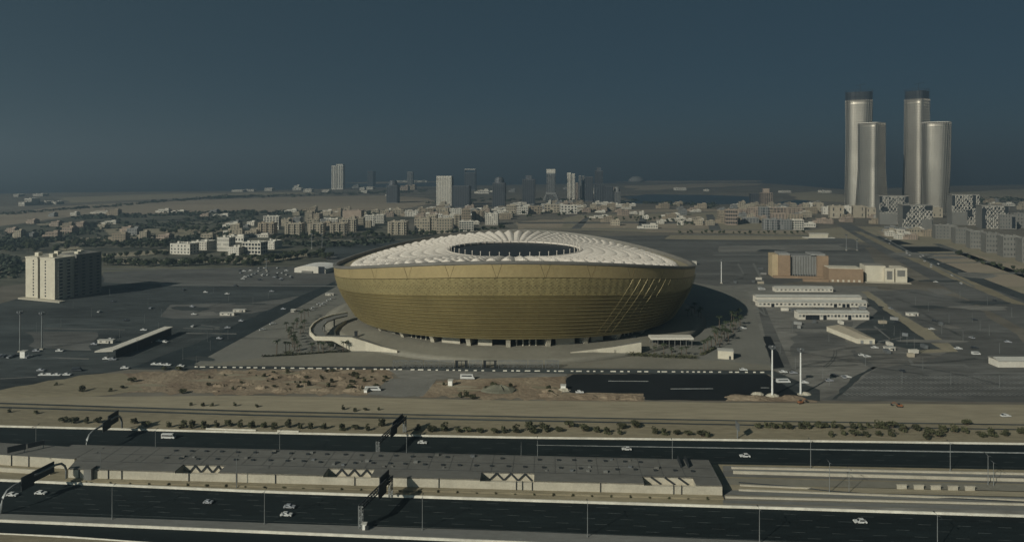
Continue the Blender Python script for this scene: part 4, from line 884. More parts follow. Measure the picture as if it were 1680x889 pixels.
# twin plaza tower groups
def plaza_tower(label, uc, wt, wm, wb, vt, vb, crown, face=0, pw=3.4, tw=.25):
    P = G(uc, vb); s = mpp(vb); h = (vb-vt)*s; t = thing('curved_tower', label, 'tower', P, 0)
    R = lambda z: (wb + (wm-wb)*min(1, z*2))/2*s if z < .5 else (wm + (wt-wm)*(z-.5)*2)/2*s
    n = 40; zs = [i/24 for i in range(25)]
    def pr(k, z, d=0):                             # a soft-cornered square in plan, gently twisting
        q = 2*PI*k/n; g0 = q; c_, s_ = abs(cos(g0)), abs(sin(g0)); r = (R(z)*.93+d)/(c_**pw+s_**pw)**(1/pw); a = q + rad(face) + tw*(z-.5); return (r*cos(a), r*sin(a), h*z)
    hz = .92 if crown else 1.0
    vs = [pr(k, z*hz) for z in zs for k in range(n)]
    MB().add(vs, [(i*n+k,i*n+(k+1)%n,(i+1)*n+(k+1)%n,(i+1)*n+k) for i in range(24) for k in range(n)] + [tuple(range(24*n,25*n))]).obj('shaft', FIN, t, True)
    f = MB()
    for k in range(0, n):
        f.tube([pr(k, z*hz, .35) for z in zs[::3]], .3, 4)
    f.obj('vertical_louvre', FIN, t, kind='stuff')
    g = MB()
    for i in range(1, 40):
        z = i/40*hz; g.add([pr(k, z, .95) for k in range(n)] + [pr(k, z+.004, .95) for k in range(n)], [(k,(k+1)%n,(k+1)%n+n,k+n) for k in range(n)])
    g.obj('floor_ring', FIN, t, kind='stuff')
    if crown:
        MB().add([pr(k, z, -1.2) for z in (.90,.93,.96,.985) for k in range(n)], [(i*n+k,i*n+(k+1)%n,(i+1)*n+(k+1)%n,(i+1)*n+k) for i in range(3) for k in range(n)] + [tuple(range(3*n,4*n))]).obj('crown', TOWC, t)
        c = MB()
        for k in range(0, n, 2): c.bar(pr(k,.9,.3), pr(k,1.0,.3), .4)
        for z in (.945, 1.0):
            for k in range(n): c.bar(pr(k,z,.3), pr(k+1,z,.3), .5)
        c.obj('crown_frame', TOWC, t)
        MB().tube([(4,0,h*.97),(4,0,h+18)], .5, 5).obj('crane_mast', STEELD, t); MB().bar((-8,0,h+14),(20,0,h+20),.9).obj('crane_jib', STEELD, t)
    else: ringm = MB().add([pr(k,1,.6) for k in range(n)]+[pr(k,1.008,.6) for k in range(n)], [(k,(k+1)%n,(k+1)%n+n,k+n) for k in range(n)]).obj('roof_rim', OFFW, t)
    return t
plaza_tower('tallest curved metal tower with dark crown, left of the left pair', 1409, 43, 41, 44, 149.5, 346, True, 60, 3.2)
plaza_tower('shorter flared metal tower in front of the left pair', 1430, 37, 36, 44, 203, 350, False, 30, 4.6, .12)
plaza_tower('tall slender metal tower with dark crown in the right pair', 1504.5, 33, 34, 40, 147.5, 346, True, 30, 4.4, .12)
plaza_tower('shorter metal tower widening upwards, right of the right pair', 1535.5, 45, 43, 37, 202, 350, False, 58, 2.9)
# lattice-fronted blocks
def lattice(label, u0, u1, vt, vb, dep, rz, holes, low=None, seed=1):
    P = G(u0, vb); s = mpp(vb); w = (u1-u0)*s; h = (vb-vt)*s; b = thing('lattice_block', label, 'building', P, rad(rz), 'lattice-fronted blocks'); rg = random.Random(seed)
    MB().box(0,0,0,w,dep,h).obj('wall', TAUPE, b); MB().box(-1,1,h+.003,w,dep,h+1.2).obj('roof', ROOFT, b)
    MB().box(.3,-.25,h*.06,w-.3,-.004,h*.97).obj('glazing', DARK, b)
    f = MB(); nx = int(w/3.2); ny = max(6, int(h/4.4)); cw = w/nx; chh = h/ny
    for i in range(nx):
        for j in range(ny):
            x, z = (i+.5)/nx, (j+.5)/ny
            if any(a <= x <= c and d <= z <= e for a, d, c, e in holes): continue
            p = (i+j) % 2; f.bar((cw*(i+.08),-1.0,chh*j),(cw*(i+.92),-1.0,chh*(j+1)),1.0,.5) if p else f.bar((cw*(i+.92),-1.0,chh*j),(cw*(i+.08),-1.0,chh*(j+1)),1.0,.5)
            if rg.random() < .55: f.box(cw*(i-.12),-.9,chh*j,cw*(i+.12),-.3,chh*(j+1))
    f.obj('lattice_screen', OFFW, b, kind='stuff')
    for a, d, c, e in holes:
        if e-d > .3 and c-a > .25 and d < .4: MB().box(a*w,-1.2,d*h,c*w,-.26,e*h).obj('plain_panel', TAUPE, b)
        else: MB().box(a*w,-.6,d*h,c*w,-.26,e*h).obj('recess', STEELD, b)
    return b
lattice('lattice-fronted block left of the dark recess row, behind its twin', 1443, 1486, 322, 368, 30, -14, [(.05,.45,.3,.58),(.0,.8,.1,1),(.9,.8,1,1),(0,0,.6,.42)], seed=2)
lattice('lattice-fronted block nearest the excavation pits', 1481, 1525, 337, 378, 30, -14, [(.62,0,.97,.46),(.12,.72,.27,1),(.75,.85,1,1),(.0,.5,.12,1)], seed=3)
lattice('lattice-fronted block right of the pair of towers', 1562, 1602, 320, 369, 30, -14, [(.0,.62,.12,.98),(.5,.3,.75,.5),(0,0,.55,.45),(.75,.6,.9,1)], seed=4)
lattice('lattice-fronted block furthest along the row to the right', 1611, 1649, 338, 375, 30, -14, [(0,.35,.12,.9),(.85,.7,1,1),(0,0,.15,.35)], seed=5)
# pale boxes at the foot of the towers
for i, (a,b,t,v) in enumerate([(1318,1327,334,348),(1328,1333,333,348),(1334,1350,333,347),(1350,1361,340,352),(1362,1383,338,358),(1385,1396,338.5,357),(1400,1418,338,357.5),(1420,1437,341,357.5),(1529,1545,341,357)]):
    block('podium_block', 'plain pale block in the row at the foot of the towers, %s from the left' % ORD[i], a, b, t, v, 24, -14, [BEIGE,OFFW][i%2 if i < 7 else 0], 2, 2, 'pale blocks below the towers', seed=i+1, ww=.15)
# grey row on the right with dark recesses
for i, (a,b,t,v) in enumerate([(1535,1566,370,392),(1568,1590,375,400),(1592,1616,380,408),(1618,1644,384,415),(1646,1674,388,422),(1677,1714,392,431),(1640,1664,352,376),(1664,1690,350,374),(1690,1730,358,388),(1735,1790,404,448)]):
    b_ = block('grey_block', 'grey low apartment block along the right-hand district street, %s in order' % ORD[i], a, b, t, v, 22, -17, TAUPE, 0, 4, 'grey blocks on the right', 0, ROOFT if i % 2 else SHED, faces='FL')
    s = mpp(v); w = (b-a)*s; h = (v-t)*s; MB().box(w*.72,-.5,h*.08,w*.92,-.004,h*.85).obj('dark_recess', DARK, b_); win_grid(MB(), w*.65, h, 22, 4, 4, 'F', .25, .4).obj('glazing', DARK, b_, kind='stuff')
# pinkish district left of the diagonal road
for i, (a,b,t,v,m,s) in enumerate([(1191,1209,344,369,PINK,2),(1178,1190,346,362,BEIGE2,0),(1211,1226,344,352,PINK,1),(1228,1246,341,356,PINK,0),(1246,1262,340,358,GREYW,1),(1263,1290,341,352,PINK,2),(1290,1317,341.5,353,PINK,1),(1266,1292,351,360,PINK,0),(1292,1316,352,361,BEIGE2,0),(1253,1276,360,377,GREYW,1),(1277,1298,361,377,GREYW,0),(1300,1318,361,377,OFFW,2),(1219,1244,358,366,GREYW,0)]):
    block('district_block', '%s block in the low district left of the diagonal road, %s in order' % ({'pink_stone':'pinkish','tan_render':'tan','grey_render':'grey','off_white_render':'off-white'}[m.name], ORD[i]), a, b, t, v, 18, -8, m, 4, 5, 'blocks left of the diagonal road', s)
pv = thing('low_pavilion', 'low cream pavilion on a white slab at the end of the right car park', 'pavilion', G(1322,391)); s = mpp(391)
MB().box(0,0,0,48*s,16,.9).obj('slab', OFFW, pv); MB().prism([(8*s,3),(38*s,3),(36*s,12),(10*s,12)], .9, 7.5).obj('wall', CREAM, pv); MB().prism([(7*s,2.5),(39*s,2.5),(37*s,12.5),(9*s,12.5)], 7.503, 8.1).obj('roof', OFFW, pv)
# sand-coloured civic building and its neighbour
P = G(1277,455); s = mpp(455); cb_ = thing('civic_building', 'terracotta and ochre civic hall with a recessed grey glass front', 'hall', P, rad(-8)); h1 = 39*s*.93; w1 = 78*s
MB().box(0,0,0,w1*.24,24,h1).obj('left_wing', BRICKM, cb_); MB().box(w1*.78,0,0,w1,24,h1).obj('right_wing', BRICKM, cb_)
MB().box(-9*s,2,0,-.003,22,h1*1.02).obj('end_wall', BRICK2, cb_)
MB().box(w1*.24+.003,4,0,w1*.78-.003,24,h1*.98).obj('wall', GREYW, cb_); MB().prism([(w1*.02,2),(w1*.24,2),(w1*.24,24),(w1*.02,24)], h1+.002, h1+2).obj('roof', GREYW, cb_); MB().box(w1*.66,2,h1+.002,w1*.95,24,h1+2).obj('roof', GREYW, cb_)
for k in range(11): x = w1*(.245+.053*k); MB().box(x,3.4,0,x+.5,3.996,h1*.95).obj('mullion', TAUPE, cb_); MB().box(x+.7,3.7,.6,x+2.0,3.99,3.2).obj('door', DARK, cb_)
MB().box(-9*s,-5,0,w1,-.003,2.2).obj('plinth', BRICKM, cb_)
P2 = G(1360,462.5); lw_ = thing('low_wing', 'long terracotta single-storey hall with arched pale openings', 'hall', P2, rad(-8)); s = mpp(462); w2 = 53*s; h2 = 24*s*.9
MB().box(0,0,0,w2,22,h2).obj('wall', BRICKM, lw_); MB().box(1,2,h2+.002,w2-1,21,h2+.8).obj('roof', CREAM, lw_)
for k in range(6): x = w2*(.08+.155*k); MB().prism([(x,-.12),(x+2.2,-.12),(x+2.2,-.002),(x,-.002)], .4, 2.6).obj('opening', CREAM, lw_)
MB().box(-40*s,-1.4,0,-.1,3,2.6).obj('front_terrace', BRICKM, lw_)
P3 = G(1421,462.5); cu = thing('cream_house', 'cream two-part building with dark framed windows beside the terracotta hall', 'building', P3, rad(-10)); s = mpp(462); w3 = 62*s; h3 = 29*s*.9
MB().box(0,3,0,w3*.5,22,h3).obj('wall', CREAM, cu); MB().box(w3*.45,-1,0,w3*.68,2.997,h3*.9).obj('bay', CREAM, cu); MB().box(w3*.72,0,0,w3,20,h3*.92).obj('bay', CREAM, cu); MB().box(w3*.5+.003,5,0,w3*.72-.003,20,h3*.8).obj('link', TAUPE, cu)
MB().box(w3*.5,-1.15,h3*.2,w3*.63,-1.003,h3*.72).obj('window', TAUPE, cu); MB().box(w3*.76,-.15,h3*.4,w3*.95,-.003,h3*.78).obj('window', TAUPE, cu); MB().box(.4,3.4,h3+.002,w3*.5-.4,21.6,h3+.5).obj('roof', ROOFT, cu); MB().box(-2,-6,0,w3+2,-1.3,.8).obj('terrace', CONC, cu)
# long white sheds
def shed(label, u0, u1, vt, vb, dep, rz, nwin, dbl=False, dark=()):
    P = G(u0, vb)+Vector((0,0,.16)); s = mpp(vb); w = (u1-u0)*s; h = (vb-vt)*s; b = thing('long_shed', label, 'shed', P, rad(rz), 'white sheds in the right car park')
    MB().box(0,0,0,w,dep,h).obj('wall', OFFW, b)
    MB().add([(-.4,-.5,h+.003),(w+.4,-.5,h+.003),(w+.4,dep*.5,h+1.3),(-.4,dep*.5,h+1.3),(-.4,dep+.5,h+.003),(w+.4,dep+.5,h+.003),(-.4,-.5,h+.25),(w+.4,-.5,h+.25),(w+.4,dep*.5,h+1.55),(-.4,dep*.5,h+1.55),(-.4,dep+.5,h+.25),(w+.4,dep+.5,h+.25)],
             [(6,7,8,9),(9,8,11,10),(0,1,7,6),(3,2,1,0),(4,5,2,3),(5,4,10,11),(0,6,9,3),(3,9,10,4),(1,2,8,7),(2,5,11,8)]).obj('roof', SHED, b)
    for k in range(nwin):
        x = w*(k+.5)/nwin
        if k in dark: MB().box(x-1.4,-.08,0,x+1.4,-.002,h*.7).obj('door', DARK, b)
        else: MB().box(x-.9,-.08,h*.4,x+.9,-.002,h*.72).obj('window', STEELD if k % 3 else GREYW, b)
    return b
shed('short white shed furthest back, just before the terracotta hall', 1272, 1366, 473, 479, 8, -1, 14)
shed('longest white shed with a double pitched roof, back part', 1241, 1412, 487.5, 497, 10, -1, 0)
shed('longest white shed with a double pitched roof, front part with doors', 1244, 1420, 495.5, 503.5, 8, -1.5, 26, dark=(3,18,20,21))
shed('white shed nearest the masts with a row of dark doors', 1310, 1425, 513.5, 524.5, 9, -1, 20, dark=(2,3,4,5,7,14))
shed('white shed end at the right edge of the picture', 1638, 1720, 592.5, 603, 9, 0, 0)
P = G(1407,564); s = mpp(564); bs = thing('gable_shed', 'beige pitched-roof shed standing askew in the right car park', 'shed', P+Vector((0,0,.16)), rad(-6)); w = 27*s; h = 3.6
MB().prism([(0,0),(w,0),(w-3,36),(-9,36)], 0, h).obj('wall', CREAM, bs); MB().add([(-.3,-.3,h),(w+.3,-.3,h),(w-2.7,36.3,h),(-9.3,36.3,h),(w/2,-.3,h+1.6),(w/2-6,36.3,h+1.6)], [(0,4,5,3),(4,1,2,5),(0,1,4),(2,3,5)]).obj('roof', BEIGE, bs)
for k in range(2): MB().box(2+k*6,-.08,0,4+k*6,-.002,2.4).obj('door', GREYW, bs)
for lab, u0, u1, vt, vb in (('white trailer cabin parked in the middle of the right car park',1453,1469,570.5,575.5),('white trailer cabin beside the dusty track',1489,1507,514,518.5),('white trailer cabin left of the long canopy',160,185,558.5,563.5),('bright white cabin in the open left car park',360.5,384,513.5,518),('grey cabin behind the bright white cabin',382,402,508.5,512),('white cabin near the podium edge on the left',477,485,508.5,512),('pale cabin at the top of the podium edge on the left',534,547,482,485)):
    simple('trailer_cabin', lab, 'cabin', u0, u1, vt, vb, 3, 0, OFFW, SHED, True, 2, 'cabins in the car parks')
for lab, u0, u1, vt, vb in (('white box cabin at the foot of the grey masts',32.5,41,577,587.5),('white plinth hut with spike on the road before the gates',735,742,625,633),('small white box at the corner of the gravel lot',597,602,640,644.5),('white box at the left tip of the black lot',920,928,633,640)):
    simple('box_cabin', lab, 'cabin', u0, u1, vt, vb, 2.6, -6, WHITE, SHED, False, 0)
# white buildings behind the left car park
for i, (a,b,t,v,d,m,s) in enumerate([(279,316,400,417,20,OFFW,0),(314,342,396.5,410,22,OFFW,0),(356,378,390,412,16,OFFW,0),(374,394,406,418.5,14,OFFW,0),(397,431,397.5,417,18,OFFW,2),(432,452,396,409,22,OFFW,0)]):
    block('white_villa', 'white flat-roofed building behind the left car park, %s from the left' % ORD[i], a, b, t, v, d, -12, m, 3, 6, 'white buildings behind the left car park', s, SHED, seed=i+3, ww=.35, glass=STEELD)
# long car park canopy
Pa, Pb = G(189,588), G(283,549); d = Pb-Pa; cn = thing('car_park_canopy', 'long white-roofed canopy running across the left car park', 'canopy', Pa+Vector((0,0,.16)), math.atan2(d.y, d.x)); L = d.length
MB().prism([(-3,-.5),(L,-.5),(L,6.2),(6,6.2),(0,10),(-6,10)], 5.2, 5.9).obj('canopy_roof', OFFW, cn)
MB().box(1,.2,0,L-1,.5,5.2).obj('side_screen', STEELD, cn)
for k in range(9): MB().tube([(1+k*(L-2)/8,5.6,0),(1+k*(L-2)/8,5.6,5.2)], .2, 6).obj('post', POLE, cn)
# white tent hall beside the stadium
P = G(483,447); s = mpp(447); tn = thing('tent_hall', 'white curved-roof tent hall left of the stadium', 'hall', P+Vector((0,0,.16)), rad(-14)); w = 56*s
n = 10; prof = [(w*k/n, 5+ (15*s*.75-5)*sin(PI*k/n)**.7) for k in range(n+1)]
vs = [(x,0,z) for x, z in prof]+[(x,34,z) for x, z in prof]; MB().add(vs, [(k,k+1,n+2+k,n+1+k) for k in range(n)]).obj('roof', WHITE, tn)
MB().add([(0,0,0),(w,0,0)]+[(x,.002,z) for x, z in prof[::-1]], [tuple(range(n+3))]).add([(0,0,0),(0,34,0),(0,34,5),(0,0,5),(w,0,0),(w,34,0),(w,34,5),(w,0,5)], [(3,2,1,0),(4,5,6,7)]).obj('wall', OFFW, tn)
MB().box(w*.78,-.3,0,w*.98,-.01,8).obj('opening', DARK, tn); MB().box(w*.25,-1.2,0,w*.6,-.01,2.4).obj('clutter', TAUPE, tn)
# apartment block at the left edge
P = G(42,489); s = mpp(489); ap = thing('apartment_tower', 'tall cream apartment tower with a dark shaded side at the left', 'building', P, rad(-20)); hA = (489-423)*s; wA, dA = 39.0, 46.0; fl = 12
MB().box(0,0,0,wA*.42,dA,hA).obj('wall', CREAM, ap); MB().box(wA*.42+.002,1.6,0,wA*.5-.002,dA-1,hA-.6).obj('slot_wall', TAUPE, ap); MB().box(wA*.5,0,0,wA,dA*.42,hA).obj('wall', CREAM, ap); MB().box(wA*.5,dA*.42+.003,0,wA+3,dA,hA+2.5).obj('rear_wing', TAUPE, ap)  # rear wing in darker render, the shade of that side painted in
MB().box(-.3,-.4,hA+.003,wA*.42,dA,hA+1.3).obj('parapet', CREAM, ap); MB().box(wA*.5,-.4,hA+.003,wA+.3,dA*.42,hA+1.3).obj('parapet', CREAM, ap)
wm_ = MB().box(-.75,-.1,0,.75,-.002,1.5).mesh('window', DARK); bm_ = MB().box(0,-2.2,0,1.5,2.2,.3).box(1.38,-2.2,.3,1.5,2.2,1.2).mesh('balcony', OFFW)
for i in range(fl):
    z = 2.4+(hA-3.2)*i/fl
    for fx in (.27,.68): o = bpy.data.objects.new('window', wm_); COL.objects.link(o); o.parent = ap; o.location = (wA*fx,0,z+.6)
    for y in (4.5, 13.5): o = bpy.data.objects.new('balcony', bm_); COL.objects.link(o); o.parent = ap; o.location = (wA+.003,y,z)
    o = bpy.data.objects.new('balcony', bm_); COL.objects.link(o); o.parent = ap; o.location = (-.003,5,z); o.rotation_euler = (0,0,PI)
win_grid(MB(), wA+3, hA, dA, fl, 6, 'R', .4, .45).obj('glazing', DARK, ap, kind='stuff')
for x, y in ((4,6),(11,20),(26,4),(33,24),(24,34)): MB().box(x,y,hA+.3 if y < 19 or x < 12 else hA+2.503,x+5,y+4,hA+4.6).obj('stair_head', CREAM, ap)
MB().box(-2,-6,0,wA+14,-.41,1.2).obj('podium', CONC, ap)

# carpet of small flat-roofed houses beyond the estate and on to the towers: single small meshes
hr = random.Random(31)
def house_mesh(m, w, d, h, n):
    mb = MB(); mb.box(0,0,0,w,d,h); mb.box(-.2,-.2,h+.002,w+.2,d+.2,h+.5); mb.box(w*.55,d*.3,h+.502,w*.9,d*.75,h+2.8)
    if n > 1: mb.box(-w*.35,d*.15,0,-.003,d*.9,h*.6)
    nb = len(mb.f); fl = max(1, int(h/3.4)); g = win_grid(MB(), w, h, d, fl, max(3, int(w/4)), 'FLR', .42, .45); mb.add(g.v, g.f)
    me = mb.mesh('low_house', [m, DARK]); me.polygons.foreach_set('material_index', [0]*nb+[1]*(len(mb.f)-nb)); return me
hms = [(house_mesh(m, w, d, h, k), c) for k, (m, w, d, h, c) in enumerate([(BEIGE,18,14,10,'beige'),(OFFW,14,14,8,'off-white'),(BEIGE2,22,16,12,'tan'),(OFFW,26,13,6.5,'long off-white'),(GREYW,16,16,10,'grey'),(PINK,18,14,9,'pinkish'),(OFFW,34,18,5,'long low off-white'),(BEIGE,14,12,14,'tall narrow beige')])]
for reg, n, poly in (('behind the housing estate at the left', 22, (425,640,347,356)), ('among the estate blocks', 12, (430,800,364,378)), ('behind the estate below the skyline', 44, (640,830,339,358)),
                     ('below the skyline behind the stadium', 46, (830,1000,334,350)), ('on the far plain before the lagoon', 48, (960,1340,337,349)), ('among the bare plots behind the stadium', 20, (940,1170,351,377)), ('along the diagonal road', 12, (1440,1560,378,395)), ('in the pinkish right-hand district', 18, (1178,1330,348,374)), ('behind the lattice blocks', 14, (1560,1690,330,346)),
                     ('between the tower boxes and diagonal road', 12, (1325,1440,349,368)), ('in the scrubland far left', 30, (10,420,366,398)), ('at the foot of the desert far left', 10, (20,420,348,360)), ('along the sea at the far shore', 14, (480,1000,308,322))):
    for k in range(n):
        me, c = hr.choice(hms); u = hr.uniform(poly[0], poly[1]); v = hr.uniform(poly[2], poly[3])
        o = bpy.data.objects.new('low_house', me); COL.objects.link(o); o.location = G(u, v); o.rotation_euler = (0,0,rad(hr.uniform(-14,6))); s_ = hr.uniform(.8,1.25)*(1 if v > 330 else 1.8); o.scale = (s_,s_,s_*hr.uniform(.8,1.15))
        tag(o, '%s low house %s' % (c, reg), 'house', 'low houses '+reg)
# clutter standing about on the right car park
for k in range(26):
    u, v = hr.choice([(hr.uniform(1240,1420),hr.uniform(505,512)),(hr.uniform(1270,1400),hr.uniform(530,545)),(hr.uniform(1430,1560),hr.uniform(480,590)),(hr.uniform(1190,1260),hr.uniform(440,475))])
    L_ = hr.choice([2.5,4,6,6]); m = hr.choice([OFFW,GREYW,BEIGE,STEEL]); o = MB().box(0,0,0,L_,2.4,2.3).box(.1,-.05,.2,L_*.45,0,2.0).obj('storage_container', m); o.location = G(u,v)+Vector((0,0,.16)); o.rotation_euler = (0,0,rad(hr.choice([0,4,88,-30])))
    tag(o, '%s container standing on the right car park' % {'off_white_render':'off-white','grey_render':'grey','beige_render':'beige','grey_steel':'steel grey'}[m.name], 'container', 'containers on the right car park')
# ---------------------------------------------------------------- vegetation
def crown(seed, n, rx, rz, zc, q, lobes=6):
    rg = random.Random(seed); mb = MB(); ls = []
    for k in range(lobes): a = rg.uniform(0,2*PI); ls.append((Vector((cos(a)*rx*rg.uniform(.2,.62), sin(a)*rx*rg.uniform(.2,.62), zc+rg.uniform(-.55,.7)*rz)), rg.uniform(.38,.62)))
    for i in range(n):
        c, r = rg.choice(ls); d = Vector((rg.gauss(0,1),rg.gauss(0,1),rg.gauss(0,.8))).normalized()*rg.uniform(.55,1.0)**.5
        p = c+Vector((d.x*rx*r, d.y*rx*r, d.z*rz*r)); nrm = (d+Vector((rg.gauss(0,.5),rg.gauss(0,.5),rg.gauss(0,.5)+.25))).normalized(); t = nrm.orthogonal().normalized(); b = nrm.cross(t); a = rg.uniform(0,PI); t, b = t*cos(a)+b*sin(a), b*cos(a)-t*sin(a); s = q*rg.uniform(.6,1.3)
        mb.add([p-t*s-b*s*.5,p+t*s*.2-b*s*.75,p+t*s,p+t*s*.1+b*s*.7], [(0,1,2,3)])
    return mb
def tree_proto(seed, h, w):
    r = thing('tree', 'x', 'tree'); rg = random.Random(seed+50)
    tr = MB().tube([(0,0,-.2),(.1,.05,h*.25),(rg.uniform(-.3,.3),.1,h*.5)], [.28,.2,.12], 6)
    for k in range(4): a = k*1.6+seed; tr.tube([(.1,.05,h*.3),(cos(a)*w*.25,sin(a)*w*.25,h*.55),(cos(a)*w*.36,sin(a)*w*.36,h*.72)], [.12,.08,.04], 5)
    tr.obj('trunk', BARK, r); crown(seed, 420, w*.5, h*.36, h*.6, w*.09, 8).obj('crown', LEAF, r); return r
protos = [tree_proto(1,8,7), tree_proto(2,7,8), tree_proto(3,9.5,7), tree_proto(4,6.5,6.5)]; used = [False]*4
tg = random.Random(21)
def plant(u, v, label, group, lo=.8, hi=1.3):
    k = tg.randrange(4); P = G(u, v); s = tg.uniform(lo, hi)
    if not used[k]: used[k] = True; o = protos[k]; o.location = P; o.scale = (s,s,s); o['label'] = label; o['group'] = group
    else: dup(protos[k], P, tg.uniform(0,6.2), label, group, s)
belts = [([(170,434),(230,437),(300,436),(360,434),(430,437)], 46, 2.0, 'dark green tree in the belt bordering the left car park', .9, 1.5),
         ([(105,402),(170,405),(240,406),(277,405)], 34, 3.5, 'dark green tree in the belt left of the white buildings', 1.0, 1.6),
         ([(170,424),(240,420),(282,419)], 12, 1.5, 'dark green tree on the sand behind the front belt', .8, 1.2),
         ([(320,424),(400,424),(430,428)], 12, 1.2, 'dark green tree on sandy patches below the white buildings', .7, 1.1),
         ([(265,381),(310,379),(362,383)], 20, 4, 'dark green tree in the hazy grove behind the white buildings', 1.1, 1.7),
         ([(0,409),(60,412),(40,404),(110,415)], 20, 5, 'dark green tree in the grove behind the apartment tower', 1.0, 1.6),
         ([(445,393),(500,392),(560,390),(640,388)], 42, 2.2, 'dark green tree in the belt in front of the housing estate', .9, 1.5),
         ([(665,387),(720,386),(790,381),(830,376)], 24, 2, 'dark green tree between the housing estate and the stadium roof', .9, 1.4),
         ([(430,433),(475,425),(520,421),(545,426)], 26, 2.5, 'dark green tree in the grove round the white tent hall', 1.0, 1.6),
         ([(1112,383.5),(1180,384),(1250,384),(1320,383)], 20, .8, 'small dark tree lining the far edge of the right car park', .6, 1.0),
         ([(1560,416),(1610,432),(1660,446),(1690,455)], 14, 3, 'small tree along the street before the grey blocks', .6, 1.0),
         ([(960,361),(1040,360),(1085,364),(1140,369)], 34, 4, 'small dark tree dotted over the bare plots', .7, 1.1),
         ([(820,352),(880,356),(960,350)], 12, 3, 'hazy tree between the low blocks below the skyline', 1.0, 1.5)]
def along(pl, t):
    n = len(pl)-1; x = t*n; i = min(n-1, int(x)); f = x-i; return pl[i][0]+(pl[i+1][0]-pl[i][0])*f, pl[i][1]+(pl[i+1][1]-pl[i][1])*f
for pl, n, sp, lab, lo, hi in belts:
    for k in range(n): u, v = along(pl, (k+tg.random())/n); plant(u, v+tg.uniform(-sp,sp), lab, lab.replace('dark green tree','trees').replace('small dark tree','trees').replace('small tree','trees').replace('hazy tree','trees'), lo, hi)
# far woods: one mass nobody could count
wd = MB(); wg_ = random.Random(4)
for pl, n, sp in (([(0,395),(80,388),(170,372),(300,366),(420,356)], 240, 9), ([(-60,404),(100,398),(300,395),(420,384)], 200, 8), ([(120,358),(300,352),(420,349),(560,353),(640,349)], 380, 2.5), ([(0,352),(180,339),(300,328),(420,322)], 160, 1.2),
                  ([(340,325),(460,321),(600,317),(700,314)], 160, 2), ([(-100,430),(0,428),(40,440),(-60,470)], 120, 8), ([(700,333),(860,327),(1000,330),(1180,338)], 140, 3), ([(1560,330),(1700,328)], 100, 4), ([(470,400),(560,402),(640,396)], 90, 3)):
    for k in range(n):
        u, v = along(pl, wg_.random()); p = G(u, v+wg_.gauss(0, sp*.6)); s = wg_.uniform(3,6.5)*(1+p.y/9000)
        for j in range(14):
            d = Vector((wg_.gauss(0,1),wg_.gauss(0,1),abs(wg_.gauss(0,.7)))).normalized(); nn = (d+Vector((wg_.gauss(0,.3),wg_.gauss(0,.3),wg_.gauss(0,.3)))).normalized(); t = nn.orthogonal().normalized(); b = nn.cross(t); q = s*wg_.uniform(.3,.5)
            c = p+Vector((d.x*s*1.5,d.y*s,d.z*s*.8)); wd.add([c-t*q-b*q*.6,c+t*q*.4-b*q,c+t*q,c+b*q], [(0,1,2,3)])
wd.obj('woodland', FARLEAF, kind='stuff')
# palms
def palm_proto(seed, h):
    r = thing('palm_tree', 'x', 'palm'); rg = random.Random(seed)
    MB().tube([(0,0,0),(.1,0,h*.5),(.15,.1,h)], [.28,.2,.2], 7).obj('trunk', BARK, r); mb = MB()
    for k in range(18):
        a = k*2.399; el = rg.uniform(-.15,1.1); L = rg.uniform(2.0,2.7); pts = []
        for j in range(5): t = j/4; x = L*t*cos(el*(1-t*.3)); z = L*t*sin(el)-1.5*t*t; pts.append(Vector((.15+cos(a)*x, .1+sin(a)*x, h+z)))
        q = Vector((-sin(a),cos(a),0))
        for j in range(4): w0, w1 = (.12,.34,.36,.26,.03)[j:j+2]; dn = Vector((0,0,-.18)); mb.add([pts[j]-q*w0+dn,pts[j],pts[j]+q*w0+dn,pts[j+1]+q*w1+dn,pts[j+1],pts[j+1]-q*w1+dn], [(0,1,4,5),(1,2,3,4)])
    mb.obj('crown', PALMM, r); return r
palms = [palm_proto(1,6.0), palm_proto(2,7.4)]; pu = [False,False]
def palm(u, v, label, group, s=1.0):
    k = tg.randrange(2); P = G(u,v)+Vector((0,0,.15))
    if not pu[k]: pu[k] = True; o = palms[k]; o.location = P; o.scale = (s,s,s); o['label'] = label; o['group'] = group
    else: dup(palms[k], P, tg.uniform(0,6.2), label, group, s)
palm(454, 582, 'lone tall palm on the podium left of the curled ramp', 'palms on the left of the podium', 1.25)
for (u,v) in [(500,541),(493,548),(486,538),(481,545),(476,550),(474,556),(478,560),(481,565),(485,570),(483,575),(488,577),(470,543),(475,578),(469,579),(492,579),(488,533),(494,528),(500,524),(506,520),(478,552),(484,560),(480,570),(497,545)]: palm(u, v, 'palm in the curving row left of the curled ramp', 'palms on the left of the podium', tg.uniform(.85,1.1))
for (u,v) in [(512,577),(523,578),(530,580),(541,578),(563,578),(568,577)]: palm(u, v, 'palm standing under the bridge of the curled ramp', 'palms under the curled ramp', tg.uniform(.8,1.0))
for i, (u,v) in enumerate([(1155,575),(1167,570),(1177,561),(1184,560),(1186,549),(1193,553),(1180,538),(1198,545),(1207,540),(1209,525),(1204,535),(1214,534),(1172,552),(1191,545),(1188,556),(1174,566),(1161,578),(1200,529),(1203,547),(1195,560),(1181,570),(1212,520)]): palm(u, v, 'palm in the double row on the right of the podium', 'palms on the right of the podium', tg.uniform(1.0,1.3))
for (u,v) in [(1074,584),(1089,583),(1102,585),(1118,583),(1126,586),(1150,582)]: palm(u, v, 'palm beside the long white canopy right of the ramp', 'palms by the white canopy', tg.uniform(.75,1.0))
for (u,v) in [(1135,521),(1140,516),(1146,522),(1150,524),(1128,524)]: palm(u, v, 'palm at the edge of the stadium shadow', 'palms at the right of the bowl', tg.uniform(1.0,1.3))
